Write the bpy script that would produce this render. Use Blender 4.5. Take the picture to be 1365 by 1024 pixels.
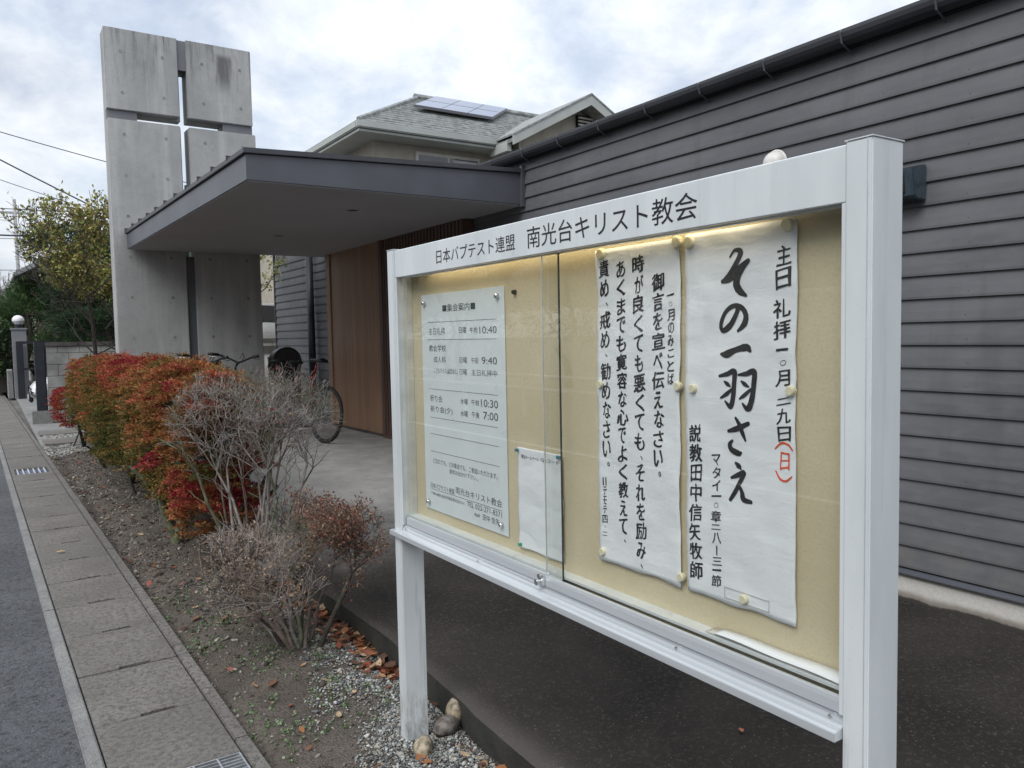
import bpy, bmesh, math, random
import numpy as np
from mathutils import Vector, Matrix, noise
random.seed(7); RNG = np.random.default_rng(11)
scene = bpy.context.scene
for o in list(bpy.data.objects): bpy.data.objects.remove(o)
COL = scene.collection
R = math.radians

# ------------------------------------------------------------ camera
cam_d = bpy.data.cameras.new('camera'); cam = bpy.data.objects.new('camera', cam_d); COL.objects.link(cam)
cam_d.sensor_fit = 'HORIZONTAL'; cam_d.sensor_width = 36.0; cam_d.lens = 36.0 * 1050.23 / 1365.0
cam_d.clip_start = 0.05; cam_d.clip_end = 3000
yaw, pitch, roll = 0.584320355, -0.0611981378, -0.0195354117
cy_, sy_ = math.cos(yaw), math.sin(yaw)
F_ = Vector((sy_ * math.cos(pitch), cy_ * math.cos(pitch), math.sin(pitch)))
r_ = Vector((cy_, -sy_, 0)); u_ = r_.cross(F_)
r2 = r_ * math.cos(roll) + u_ * math.sin(roll); u2 = -r_ * math.sin(roll) + u_ * math.cos(roll)
m = Matrix((r2, u2, -F_)).transposed().to_4x4(); m.translation = (0, 0, 1.6)
cam.matrix_world = m
scene.camera = cam

# ------------------------------------------------------------ sky, sun, exposure
W = bpy.data.worlds.new('World'); scene.world = W; W.use_nodes = True
nt = W.node_tree; nt.nodes.clear()
def wn(t, **k):
    n = nt.nodes.new(t)
    for a, b in k.items(): setattr(n, a, b)
    return n
SUN_EL, SUN_AZ = R(48), R(245)        # compass: direction the light comes from (x = sin, y = cos)
out = wn('ShaderNodeOutputWorld'); mix = wn('ShaderNodeMixShader')
bg1 = wn('ShaderNodeBackground'); bg2 = wn('ShaderNodeBackground')
sky = wn('ShaderNodeTexSky', sky_type='NISHITA', sun_disc=False, sun_elevation=SUN_EL, sun_rotation=SUN_AZ)
sky.air_density = 1.0; sky.dust_density = 1.5; sky.ozone_density = 1.5
bg1.inputs['Strength'].default_value = 0.15
nt.links.new(sky.outputs[0], bg1.inputs[0])
tc = wn('ShaderNodeTexCoord'); sep = wn('ShaderNodeSeparateXYZ'); nt.links.new(tc.outputs['Generated'], sep.inputs[0])
def wm(op, a, b=None, c=None, clamp=False):
    n = wn('ShaderNodeMath', operation=op); n.use_clamp = clamp
    for i, v in enumerate((a, b, c)):
        if v is None: continue
        if isinstance(v, (int, float)): n.inputs[i].default_value = v
        else: nt.links.new(v, n.inputs[i])
    return n.outputs[0]
zc = wm('MAXIMUM', sep.outputs[2], 0.0)
den = wm('ADD', zc, 0.42)
px_ = wm('DIVIDE', sep.outputs[0], den); py_ = wm('DIVIDE', sep.outputs[1], den)
cmb = wn('ShaderNodeCombineXYZ'); nt.links.new(px_, cmb.inputs[0]); nt.links.new(py_, cmb.inputs[1])
def wnoise(scale, detail, rough, dist, off):
    mp = wn('ShaderNodeMapping'); mp.inputs['Location'].default_value = off; nt.links.new(cmb.outputs[0], mp.inputs[0])
    n = wn('ShaderNodeTexNoise'); n.inputs['Scale'].default_value = scale; n.inputs['Detail'].default_value = detail
    n.inputs['Roughness'].default_value = rough; n.inputs['Distortion'].default_value = dist
    nt.links.new(mp.outputs[0], n.inputs['Vector']); return n.outputs[0]
n1 = wnoise(1.9, 7, 0.55, 0.35, (3.1, 1.7, 0)); n2 = wnoise(4.6, 8, 0.62, 0.2, (8.3, 2.2, 1))
n3 = wnoise(1.5, 3, 0.5, 0.1, (1.3, 5.2, 2))
cover = wn('ShaderNodeMapRange'); cover.interpolation_type = 'SMOOTHSTEP'
nt.links.new(wm('ADD', wm('MULTIPLY', n1, 0.65), wm('MULTIPLY', n2, 0.35)), cover.inputs['Value'])
cover.inputs['From Min'].default_value = 0.36; cover.inputs['From Max'].default_value = 0.52
cover.inputs['To Min'].default_value = 0.72; cover.inputs['To Max'].default_value = 1.0
ramp = wn('ShaderNodeValToRGB')
ramp.color_ramp.elements[0].position = 0.36; ramp.color_ramp.elements[0].color = (0.44, 0.49, 0.58, 1)
ramp.color_ramp.elements[1].position = 0.62; ramp.color_ramp.elements[1].color = (0.83, 0.865, 0.90, 1)
nt.links.new(wm('ADD', wm('MULTIPLY', n2, 0.55), wm('MULTIPLY', n3, 0.45)), ramp.inputs[0])
nt.links.new(ramp.outputs[0], bg2.inputs[0])
nt.links.new(wm('ADD', 0.78, wm('MULTIPLY', zc, 0.62)), bg2.inputs['Strength'])
nt.links.new(cover.outputs[0], mix.inputs[0]); nt.links.new(bg1.outputs[0], mix.inputs[1]); nt.links.new(bg2.outputs[0], mix.inputs[2])
nt.links.new(mix.outputs[0], out.inputs[0])

sd = bpy.data.lights.new('sun', 'SUN'); sd.energy = 1.5; sd.angle = R(35); sd.color = (1.0, 0.98, 0.96)
so = bpy.data.objects.new('sun', sd); COL.objects.link(so)
dv = Vector((math.sin(SUN_AZ) * math.cos(SUN_EL), math.cos(SUN_AZ) * math.cos(SUN_EL), math.sin(SUN_EL)))
so.rotation_euler = dv.to_track_quat('Z', 'Y').to_euler(); so.location = dv * 30

scene.view_settings.view_transform = 'Standard'; scene.view_settings.look = 'None'
scene.view_settings.gamma = 1; scene.view_settings.exposure = 0.46; scene.view_settings.use_curve_mapping = False
scene.render.engine = 'CYCLES'
try:
    scene.cycles.max_bounces = 8; scene.cycles.transparent_max_bounces = 16; scene.cycles.use_denoising = True
    scene.cycles.caustics_reflective = False; scene.cycles.caustics_refractive = False
except Exception: pass

# ------------------------------------------------------------ materials
class NB:
    def __init__(s, name):
        s.m = bpy.data.materials.new(name); s.m.use_nodes = True; s.t = s.m.node_tree; s.t.nodes.clear()
        s.o = s.n('ShaderNodeOutputMaterial'); s.p = s.n('ShaderNodeBsdfPrincipled'); s.t.links.new(s.p.outputs[0], s.o.inputs[0])
        s.tc = s.n('ShaderNodeTexCoord'); s.geo = None
    def n(s, t, **k):
        n = s.t.nodes.new(t)
        for a, b in k.items(): setattr(n, a, b)
        return n
    def l(s, a, b): s.t.links.new(a, b)
    def pos(s):
        if s.geo is None: s.geo = s.n('ShaderNodeNewGeometry')
        return s.geo.outputs['Position']
    def noise(s, scale, detail=4, rough=.55, stretch=(1, 1, 1), dist=0, off=(0, 0, 0)):
        mp = s.n('ShaderNodeMapping'); mp.inputs['Scale'].default_value = stretch; mp.inputs['Location'].default_value = off
        s.l(s.pos(), mp.inputs[0])
        n = s.n('ShaderNodeTexNoise'); n.inputs['Scale'].default_value = scale; n.inputs['Detail'].default_value = detail
        n.inputs['Roughness'].default_value = rough; n.inputs['Distortion'].default_value = dist
        s.l(mp.outputs[0], n.inputs['Vector']); return n.outputs[0]
    def vor(s, scale, stretch=(1, 1, 1), feature='F1'):
        mp = s.n('ShaderNodeMapping'); mp.inputs['Scale'].default_value = stretch; s.l(s.pos(), mp.inputs[0])
        n = s.n('ShaderNodeTexVoronoi'); n.feature = feature; n.inputs['Scale'].default_value = scale; s.l(mp.outputs[0], n.inputs['Vector']); return n
    def mr(s, v, a, b, c=0., d=1., smooth=True):
        n = s.n('ShaderNodeMapRange'); n.interpolation_type = 'SMOOTHSTEP' if smooth else 'LINEAR'
        s.l(v, n.inputs['Value'])
        for k, x in zip(('From Min', 'From Max', 'To Min', 'To Max'), (a, b, c, d)): n.inputs[k].default_value = x
        return n.outputs[0]
    def mix(s, f, a, b, mode='MIX'):
        n = s.n('ShaderNodeMix', data_type='RGBA', blend_type=mode)
        if isinstance(f, (int, float)): n.inputs[0].default_value = f
        else: s.l(f, n.inputs[0])
        for i, v in ((6, a), (7, b)):
            if isinstance(v, (tuple, list)): n.inputs[i].default_value = (*v[:3], 1)
            else: s.l(v, n.inputs[i])
        return n.outputs[2]
    def math(s, op, a, b=0.):
        n = s.n('ShaderNodeMath', operation=op)
        for i, v in enumerate((a, b)):
            if isinstance(v, (int, float)): n.inputs[i].default_value = v
            else: s.l(v, n.inputs[i])
        return n.outputs[0]
    def col(s, v):
        if isinstance(v, (tuple, list)): s.p.inputs['Base Color'].default_value = (*v[:3], 1)
        else: s.l(v, s.p.inputs['Base Color'])
    def rough(s, v):
        if isinstance(v, (int, float)): s.p.inputs['Roughness'].default_value = v
        else: s.l(v, s.p.inputs['Roughness'])
    def bump(s, h, strength=.3, dist=.002):
        b = s.n('ShaderNodeBump'); b.inputs['Strength'].default_value = strength; b.inputs['Distance'].default_value = dist
        s.l(h, b.inputs['Height']); s.l(b.outputs[0], s.p.inputs['Normal'])

def simple(name, c, rough=.6, var=.12, scale=6., bump=.0, metal=0., bscale=80., stretch=(1, 1, 1), spec=.5):
    b = NB(name); n = b.noise(scale, 5, stretch=stretch)
    c1 = tuple(x * (1 - var) for x in c); c2 = tuple(min(1, x * (1 + var)) for x in c)
    b.col(b.mix(b.mr(n, .3, .7), c1, c2)); b.rough(b.mr(n, .2, .8, max(0, rough - .06), rough + .06))
    b.p.inputs['Metallic'].default_value = metal; b.p.inputs['Specular IOR Level'].default_value = spec
    if bump: b.bump(b.noise(bscale, 3), bump, .002)
    return b.m
MT = {}
# aluminium powder coated
def m_alu():
    b = NB('white_aluminium'); n = b.noise(9, 5, stretch=(1, 1, .25)); st = b.noise(45, 3, stretch=(1, 1, .03))
    c = b.mix(b.mr(n, .35, .75), (.67, .71, .725), (.75, .79, .80))
    c = b.mix(b.mr(st, .62, .85, 0, .18), c, (.42, .43, .45))
    dirt = b.vor(60); c = b.mix(b.mr(dirt.outputs['Distance'], .0, .12, .35, 0), c, (.30, .30, .29))
    sp = b.n('ShaderNodeSeparateXYZ'); b.l(b.pos(), sp.inputs[0]); g2 = b.noise(18, 5, .7, stretch=(1, 1, .05), off=(5, 1, 0)); g3 = b.noise(30, 6, .75, stretch=(1, 1, .3))
    c = b.mix(b.math('MULTIPLY', b.mr(g2, .56, .72, 0, .55), b.mr(sp.outputs[2], 1.9, .6, .25, 1.)), c, (.36, .355, .34))
    c = b.mix(b.math('MULTIPLY', b.mr(g3, .4, .65), b.mr(sp.outputs[2], .30, .0, 0, .8)), c, (.24, .215, .18))
    c = b.mix(b.mr(b.noise(70, 4, .8, stretch=(1, 1, .15)), .68, .76, 0, .5), c, (.34, .33, .33))
    b.col(c); b.rough(b.mr(n, .3, .8, .32, .45)); b.p.inputs['Metallic'].default_value = .12
    return b.m
MT['alu'] = m_alu()
def m_alu2():
    b = NB('brushed_aluminium'); n = b.noise(14, 4, stretch=(1, .06, 1))
    b.col(b.mix(b.mr(n, .3, .7), (.62, .655, .68), (.75, .785, .81))); b.rough(.3); b.p.inputs['Metallic'].default_value = .45
    return b.m
MT['alu2'] = m_alu2()
def m_clad():
    b = NB('dark_siding'); n = b.noise(1.6, 6, stretch=(1, 1, 2)); f = b.noise(26, 5, stretch=(1, .35, 1)); dr = b.noise(7, 4, stretch=(1, 1, .12))
    c = b.mix(b.mr(n, .3, .7), (.093, .096, .104), (.128, .132, .142))
    c = b.mix(b.mr(f, .4, .85, 0, .45), c, (.165, .168, .172)); c = b.mix(b.mr(dr, .5, .75, 0, .4), c, (.065, .066, .07)); oi = b.n('ShaderNodeObjectInfo'); c = b.mix(b.math('MULTIPLY', oi.outputs['Random'], .25), c, (.085, .086, .094))
    spz = b.n('ShaderNodeSeparateXYZ'); b.l(b.pos(), spz.inputs[0]); c = b.mix(b.math('MULTIPLY', b.mr(spz.outputs[2], .75, .28, 0, .45), b.mr(b.noise(5, 5, .7), .35, .65)), c, (.17, .16, .145))
    sp = b.vor(9); c = b.mix(b.mr(sp.outputs['Distance'], 0, .035, .5, 0), c, (.25, .25, .25))
    b.col(c); b.rough(b.mr(f, .3, .7, .5, .66)); b.bump(b.noise(120, 3), .12, .001)
    return b.m
MT['clad'] = m_clad()
MT['steel_dark'] = simple('dark_grey_steel', (.085, .09, .105), .42, .1, 3, 0, 0)
MT['roof_dark'] = simple('dark_roof_steel', (.05, .052, .06), .45, .15, 3)
MT['black_gutter'] = simple('black_gutter', (.028, .03, .036), .4, .15, 4)
MT['black'] = simple('black_plastic', (.012, .013, .016), .42, .2, 12)
MT['rubber'] = simple('rubber', (.016, .016, .017), .75, .2, 20)
MT['soffit'] = simple('soffit_board', (.46, .46, .475), .8, .05, 1.2)
def m_conc():
    b = NB('fair_faced_concrete')
    n = b.noise(1.1, 6, .6); f = b.noise(9, 7, .65); st = b.noise(6.5, 5, .6, stretch=(1, 1, .07)); pit = b.vor(38)
    c = b.mix(b.mr(n, .3, .7), (.34, .345, .34), (.44, .445, .435)); c = b.mix(b.mr(f, .35, .75, 0, .45), c, (.30, .305, .305))
    c = b.mix(b.mr(st, .46, .7, 0, .6), c, (.54, .54, .53)); c = b.mix(b.mr(b.noise(11, 5, .65, stretch=(1, 1, .05), off=(9, 0, 0)), .55, .75, 0, .4), c, (.24, .24, .24))
    sp = b.n('ShaderNodeSeparateXYZ'); b.l(b.pos(), sp.inputs[0])
    top = b.mr(sp.outputs[2], 4.55, 5.5); st2 = b.noise(9, 5, .7, stretch=(1, 1, .1), off=(3, 0, 0))
    dirty = b.math('MULTIPLY', b.mr(st2, .46, .66), top); c = b.mix(b.math('MULTIPLY', dirty, .75), c, (.10, .10, .095))
    # one dark run-off stain of its own shape, high on the right half
    dx = b.math('ABSOLUTE', b.math('SUBTRACT', sp.outputs[0], 2.77)); wx = b.math('ADD', dx, b.math('MULTIPLY', b.math('SUBTRACT', st2, .5), .5))
    s1 = b.math('MULTIPLY', b.mr(wx, .0, .13, 1, 0), b.math('MULTIPLY', b.mr(sp.outputs[2], 4.8, 5.15), b.mr(sp.outputs[2], 5.33, 5.42, 1, 0)))
    c = b.mix(b.math('MULTIPLY', s1, .8), c, (.07, .07, .068))
    cr = b.noise(2.3, 8, .6, dist=2.0); c = b.mix(b.mr(b.math('ABSOLUTE', b.math('SUBTRACT', cr, .5)), 0, .006, .35, 0), c, (.14, .14, .14))
    c = b.mix(b.mr(pit.outputs['Distance'], 0, .09, .35, 0), c, (.12, .12, .12))
    b.col(c); b.rough(.78); b.bump(b.math('ADD', f, b.mr(pit.outputs['Distance'], 0, .12)), .35, .004)
    return b.m
MT['conc'] = m_conc()
MT['groove'] = simple('grey_groove_strip', (.17, .175, .19), .55, .1, 3)
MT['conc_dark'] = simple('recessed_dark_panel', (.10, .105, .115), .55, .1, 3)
def m_slab():
    b = NB('gutter_slab_concrete'); n = b.noise(2.2, 6, .6); f = b.noise(38, 6, .85); v = b.vor(120); oi = b.n('ShaderNodeObjectInfo')
    c = b.mix(b.mr(n, .3, .7), (.150, .138, .125), (.225, .209, .191)); c = b.mix(b.mr(f, .44, .60, 0, .9), c, (.070, .062, .054))
    c = b.mix(b.math('MULTIPLY', b.mr(v.outputs['Distance'], 0, .4, 1, 0), b.mr(b.noise(55, 2), .5, .65)), c, (.40, .37, .34))
    c = b.mix(b.math('MULTIPLY', oi.outputs['Random'], .35), c, (.10, .095, .09), 'MIX')
    b.col(c); b.rough(.82); b.bump(b.math('ADD', f, b.mr(v.outputs['Distance'], 0, .5)), .6, .003)
    return b.m
MT['slab'] = m_slab()
def m_kerb():
    b = NB('kerb_concrete'); n = b.noise(3, 6, .6); f = b.noise(32, 6, .85); v = b.vor(100)
    c = b.mix(b.mr(n, .3, .7), (.19, .19, .185), (.27, .27, .26)); c = b.mix(b.mr(f, .45, .7, 0, .8), c, (.09, .09, .09))
    c = b.mix(b.mr(v.outputs['Distance'], 0, .3, .5, 0), c, (.42, .42, .4))
    b.col(c); b.rough(.85); b.bump(b.math('ADD', f, v.outputs['Distance']), .8, .005)
    return b.m
MT['kerb'] = m_kerb()
def m_asph(name, base, light, chip, sc=150):
    b = NB(name); n = b.noise(.8, 6, .6); f = b.noise(sc * .5, 4, .7); v = b.vor(sc); w_ = b.noise(sc * .16, 4, .8)
    c = b.mix(b.mr(n, .3, .7), base, light); c = b.mix(b.mr(f, .48, .68, 0, .9), c, tuple(x * .35 for x in base)); c = b.mix(b.mr(w_, .45, .7, 0, .5), c, tuple(x * .5 for x in base))
    sel = b.math('MULTIPLY', b.mr(v.outputs['Distance'], 0, .42, 1, 0), b.mr(b.noise(sc * .9, 1), .5, .72)); c = b.mix(b.math('MULTIPLY', sel, .9), c, chip)
    b.col(c); b.rough(b.mr(f, .3, .7, .62, .9)); b.bump(v.outputs['Distance'], .9, .004)
    return b.m
MT['road'] = m_asph('road_asphalt', (.055, .058, .064), (.090, .093, .10), (.30, .31, .32), 85)
def m_plat():
    b = NB('forecourt_paving'); n = b.noise(1.0, 6, .6, dist=.4); f = b.noise(48, 5, .8); v = b.vor(90)
    sp = b.n('ShaderNodeSeparateXYZ'); b.l(b.pos(), sp.inputs[0])
    c = b.mix(b.mr(n, .3, .7), (.020, .018, .0165), (.040, .035, .031)); c = b.mix(b.mr(f, .5, .68, 0, .75), c, (.075, .066, .056))
    sel = b.math('MULTIPLY', b.mr(v.outputs['Distance'], 0, .35, 1, 0), b.mr(b.noise(85, 1), .55, .7)); c = b.mix(sel, c, (.26, .24, .215))
    d = b.math('ADD', sp.outputs[1], b.math('MULTIPLY', b.math('SUBTRACT', n, .5), 2.2))
    d = b.math('ADD', d, b.math('MULTIPLY', b.math('SUBTRACT', f, .5), .9))
    g = b.mix(b.mr(b.noise(5, 6, .65), .3, .7), (.27, .265, .25), (.36, .35, .335)); g = b.mix(b.mr(f, .5, .8, 0, .4), g, (.2, .195, .18))
    # worn pale rim along the step
    rim = b.mr(b.math('ADD', sp.outputs[0], b.math('MULTIPLY', b.math('SUBTRACT', f, .5), .12)), 1.5, 1.66, .45, 0)
    c = b.mix(rim, c, (.12, .11, .10))
    c = b.mix(b.mr(d, 4.5, 6.6), c, g)
    b.col(c); b.rough(.95); b.p.inputs['Specular IOR Level'].default_value = .2; b.bump(b.math('ADD', v.outputs['Distance'], f), .7, .003)
    return b.m
MT['plat'] = m_plat()
def m_step():
    b = NB('step_edge_concrete'); n = b.noise(4, 6, .65); f = b.noise(50, 5, .7)
    c = b.mix(b.mr(n, .35, .65), (.018, .019, .016), (.045, .044, .036)); c = b.mix(b.mr(f, .5, .7, 0, .5), c, (.012, .014, .010))
    b.col(c); b.rough(.9); b.bump(f, .9, .008); return b.m
MT['step'] = m_step()
def m_soil():
    b = NB('soil'); n = b.noise(2.5, 7, .65); f = b.noise(40, 6, .75); v = b.vor(95)
    c = b.mix(b.mr(n, .3, .7), (.085, .070, .057), (.155, .13, .108)); c = b.mix(b.mr(f, .45, .7, 0, .8), c, (.036, .028, .022))
    c = b.mix(b.mr(v.outputs['Distance'], 0, .2, .5, 0), c, (.21, .19, .165))
    b.col(c); b.rough(.95); b.bump(b.math('ADD', f, v.outputs['Distance']), 1., .012); return b.m
MT['soil'] = m_soil()
def m_found():
    b = NB('foundation_render'); sp = b.n('ShaderNodeSeparateXYZ'); b.l(b.pos(), sp.inputs[0]); n = b.noise(6, 6, .7); f = b.noise(70, 4, .7)
    h = b.math('ADD', sp.outputs[2], b.math('MULTIPLY', b.math('SUBTRACT', n, .5), -.045))
    c = b.mix(b.mr(f, .3, .8), (.52, .50, .46), (.62, .60, .56)); c = b.mix(b.mr(h, .15, .19, .8, 0), c, (.17, .14, .11)); c = b.mix(b.mr(h, .135, .150, .95, 0), c, (.03, .028, .024))
    b.col(c); b.rough(.85); b.bump(f, .5, .003); return b.m
MT['found'] = m_found()
def m_wood(name, a, bb, c3):
    b = NB(name); g = b.noise(9, 6, .6, stretch=(3, 3, .12), dist=.6); f = b.noise(60, 4, .6, stretch=(2, 2, .04)); oi = b.n('ShaderNodeObjectInfo')
    c = b.mix(b.mr(g, .3, .7), a, bb); c = b.mix(b.mr(f, .4, .75, 0, .6), c, c3)
    c = b.mix(b.math('MULTIPLY', oi.outputs['Random'], .5), c, tuple(x * .7 for x in a))
    b.col(c); b.rough(.5); b.bump(f, .2, .001); return b.m
MT['wood'] = m_wood('brown_cedar', (.33, .19, .115), (.42, .26, .17), (.20, .11, .07))
MT['wood_dark'] = m_wood('dark_cedar', (.12, .075, .060), (.17, .105, .08), (.06, .038, .03))
def m_board():
    b = NB('khaki_pinboard'); n = b.noise(3, 5, .6); f = b.noise(150, 3, .7); v = b.vor(42); oi = b.noise(30, 3)
    c = b.mix(b.mr(n, .3, .7), (.58, .505, .335), (.66, .585, .41)); c = b.mix(b.mr(f, .4, .75, 0, .5), c, (.50, .43, .30))
    hole = b.math('MULTIPLY', b.mr(v.outputs['Distance'], 0, .045, 1, 0), b.mr(oi, .5, .6)); c = b.mix(b.math('MULTIPLY', hole, .7), c, (.09, .07, .04))
    b.col(c); b.rough(.9); b.bump(b.math('SUBTRACT', f, hole), .4, .0015); return b.m
MT['board'] = m_board()
def m_paper(name, c0):
    b = NB(name); n = b.noise(7, 5, .6, stretch=(1, 1, .6)); f = b.noise(22, 4, .6, stretch=(1, .5, 1.4), dist=.5)
    b.col(b.mix(b.mr(n, .3, .7), tuple(x * .96 for x in c0), c0)); b.rough(.75); b.bump(f, .28, .006)
    return b.m
MT['paper'] = m_paper('white_paper', (.82, .85, .88))
MT['plate'] = simple('white_acrylic', (.74, .80, .82), .3, .03, 4)
MT['ink'] = simple('black_ink', (.018, .018, .02), .6, .3, 60)
MT['ink_grey'] = simple('grey_print', (.055, .06, .07), .6, .2, 30)
MT['letter_black'] = simple('black_vinyl', (.012, .012, .018), .35, .1, 8)
MT['ink_red'] = simple('red_ink', (.75, .10, .03), .6, .2, 60)
MT['magnet'] = simple('ivory_magnet', (.72, .68, .50), .4, .05, 20)
MT['chrome'] = simple('chrome', (.55, .56, .58), .22, .1, 20, metal=.9)
MT['white_enamel'] = simple('white_enamel', (.66, .65, .62), .4, .1, 10)
MT['beige'] = simple('beige_siding', (.42, .385, .32), .75, .08, 4, .3, bscale=60)
MT['trim_white'] = simple('pale_window_frame', (.60, .58, .54), .5, .08, 4)
MT['eave_grey'] = simple('grey_eave', (.40, .42, .40), .6, .08, 2)
MT['tile'] = simple('grey_roof_tile', (.24, .25, .245), .55, .35, 7, .3)
MT['block'] = simple('concrete_block', (.27, .27, .255), .9, .28, 3, .5, bscale=70)
MT['block_dark'] = simple('weathered_coping', (.085, .078, .07), .9, .3, 4, .4)
MT['pillar'] = simple('grey_pillar', (.24, .245, .26), .6, .08, 4)
MT['globe'] = simple('opal_globe', (.80, .78, .80), .25, .04, 6)
MT['gate'] = simple('black_gate_metal', (.018, .022, .03), .4, .2, 5)
MT['car_white'] = simple('white_car_paint', (.75, .76, .78), .2, .03, 2)
MT['car_silver'] = simple('silver_car_paint', (.50, .52, .54), .25, .05, 2, metal=.4)
MT['car_glass'] = simple('dark_car_glass', (.02, .025, .03), .08, .1, 2)
MT['win_glass'] = simple('window_glass', (.045, .055, .065), .06, .2, 1.5, spec=.9)
MT['curtain'] = simple('pale_curtain', (.5, .52, .53), .7, .1, 5)
MT['solar'] = simple('solar_glass', (.13, .17, .28), .12, .1, 2, spec=1.)
MT['solar_frame'] = simple('solar_frame', (.09, .09, .10), .4, .1, 2)
MT['bark'] = simple('grey_bark', (.13, .115, .095), .9, .35, 25, .6, bscale=90)
MT['bark_dark'] = simple('dark_bark', (.05, .042, .036), .9, .35, 20, .6, bscale=60)
MT['mossy'] = simple('mossy_bark', (.13, .14, .085), .95, .4, 22, .6, bscale=90)
MT['twig'] = simple('dry_twig', (.29, .265, .245), .85, .3, 25)
MT['twig_tan'] = simple('tan_twig', (.27, .205, .175), .85, .3, 25)
MT['twig2'] = simple('brown_twig', (.14, .112, .095), .85, .3, 25)
MT['stone_a'] = simple('river_stone', (.28, .235, .165), .8, .6, 38, .7, bscale=110)
MT['stone_b'] = simple('grey_stone', (.13, .115, .10), .8, .55, 34, .7, bscale=110)
MT['red_paint'] = simple('red_bike_paint', (.26, .018, .02), .3, .1, 8)
MT['dark_paint'] = simple('dark_bike_paint', (.03, .035, .05), .3, .1, 8)
MT['zinc'] = simple('galvanised_steel', (.42, .44, .46), .45, .2, 20, metal=.5)
MT['bluegrey_box'] = simple('blue_grey_lamp_box', (.045, .065, .085), .3, .15, 20)
MT['cable'] = simple('cable', (.05, .05, .08), .6, .1, 1)
MT['pole'] = simple('utility_pole_concrete', (.33, .33, .33), .8, .1, 1)
MT['line_white'] = simple('road_paint', (.7, .7, .7), .7, .1, 5)
MT['ground_far'] = simple('far_ground', (.13, .125, .11), .95, .3, .5)
MT['dark_in'] = simple('dark_interior', (.02, .02, .022), .9, .1, 2)
def m_vcol(name, rough=.65, trans=0.25):
    b = NB(name); a = b.n('ShaderNodeVertexColor'); a.layer_name = 'Col'
    b.col(a.outputs[0]); b.rough(rough); b.p.inputs['Specular IOR Level'].default_value = .3
    if trans:
        t = b.n('ShaderNodeBsdfTranslucent'); b.l(a.outputs[0], t.inputs[0]); mx = b.n('ShaderNodeMixShader'); mx.inputs[0].default_value = trans
        b.l(b.p.outputs[0], mx.inputs[1]); b.l(t.outputs[0], mx.inputs[2]); b.l(mx.outputs[0], b.o.inputs[0])
    return b.m
MT['leaf'] = m_vcol('leaf'); MT['pebble'] = m_vcol('pebble', .8, 0)
def m_glass():
    b = NB('pane_glass'); b.t.nodes.remove(b.p)
    tr = b.n('ShaderNodeBsdfTransparent'); tr.inputs[0].default_value = (.97, .975, .965, 1)
    gl = b.n('ShaderNodeBsdfGlossy'); gl.inputs['Roughness'].default_value = .002; gl.inputs[0].default_value = (1, 1, 1, 1)
    fr = b.n('ShaderNodeFresnel'); fr.inputs[0].default_value = 1.62
    geo = b.n('ShaderNodeNewGeometry')
    f2 = b.math('MULTIPLY', fr.outputs[0], b.math('SUBTRACT', 1.0, geo.outputs['Backfacing']))
    mx = b.n('ShaderNodeMixShader'); b.l(f2, mx.inputs[0]); b.l(tr.outputs[0], mx.inputs[1]); b.l(gl.outputs[0], mx.inputs[2]); b.l(mx.outputs[0], b.o.inputs[0])
    return b.m
MT['glass'] = m_glass()
MT['glass_edge'] = simple('dark_glass_edge', (.03, .045, .05), .2, .1, 5)
def m_emit(name, c, s):
    b = NB(name); b.col(c); b.p.inputs['Emission Color'].default_value = (*c, 1); b.p.inputs['Emission Strength'].default_value = s; return b.m
MT['tube'] = m_emit('warm_lamp_tube', (1.0, .82, .55), 7.0)

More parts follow.
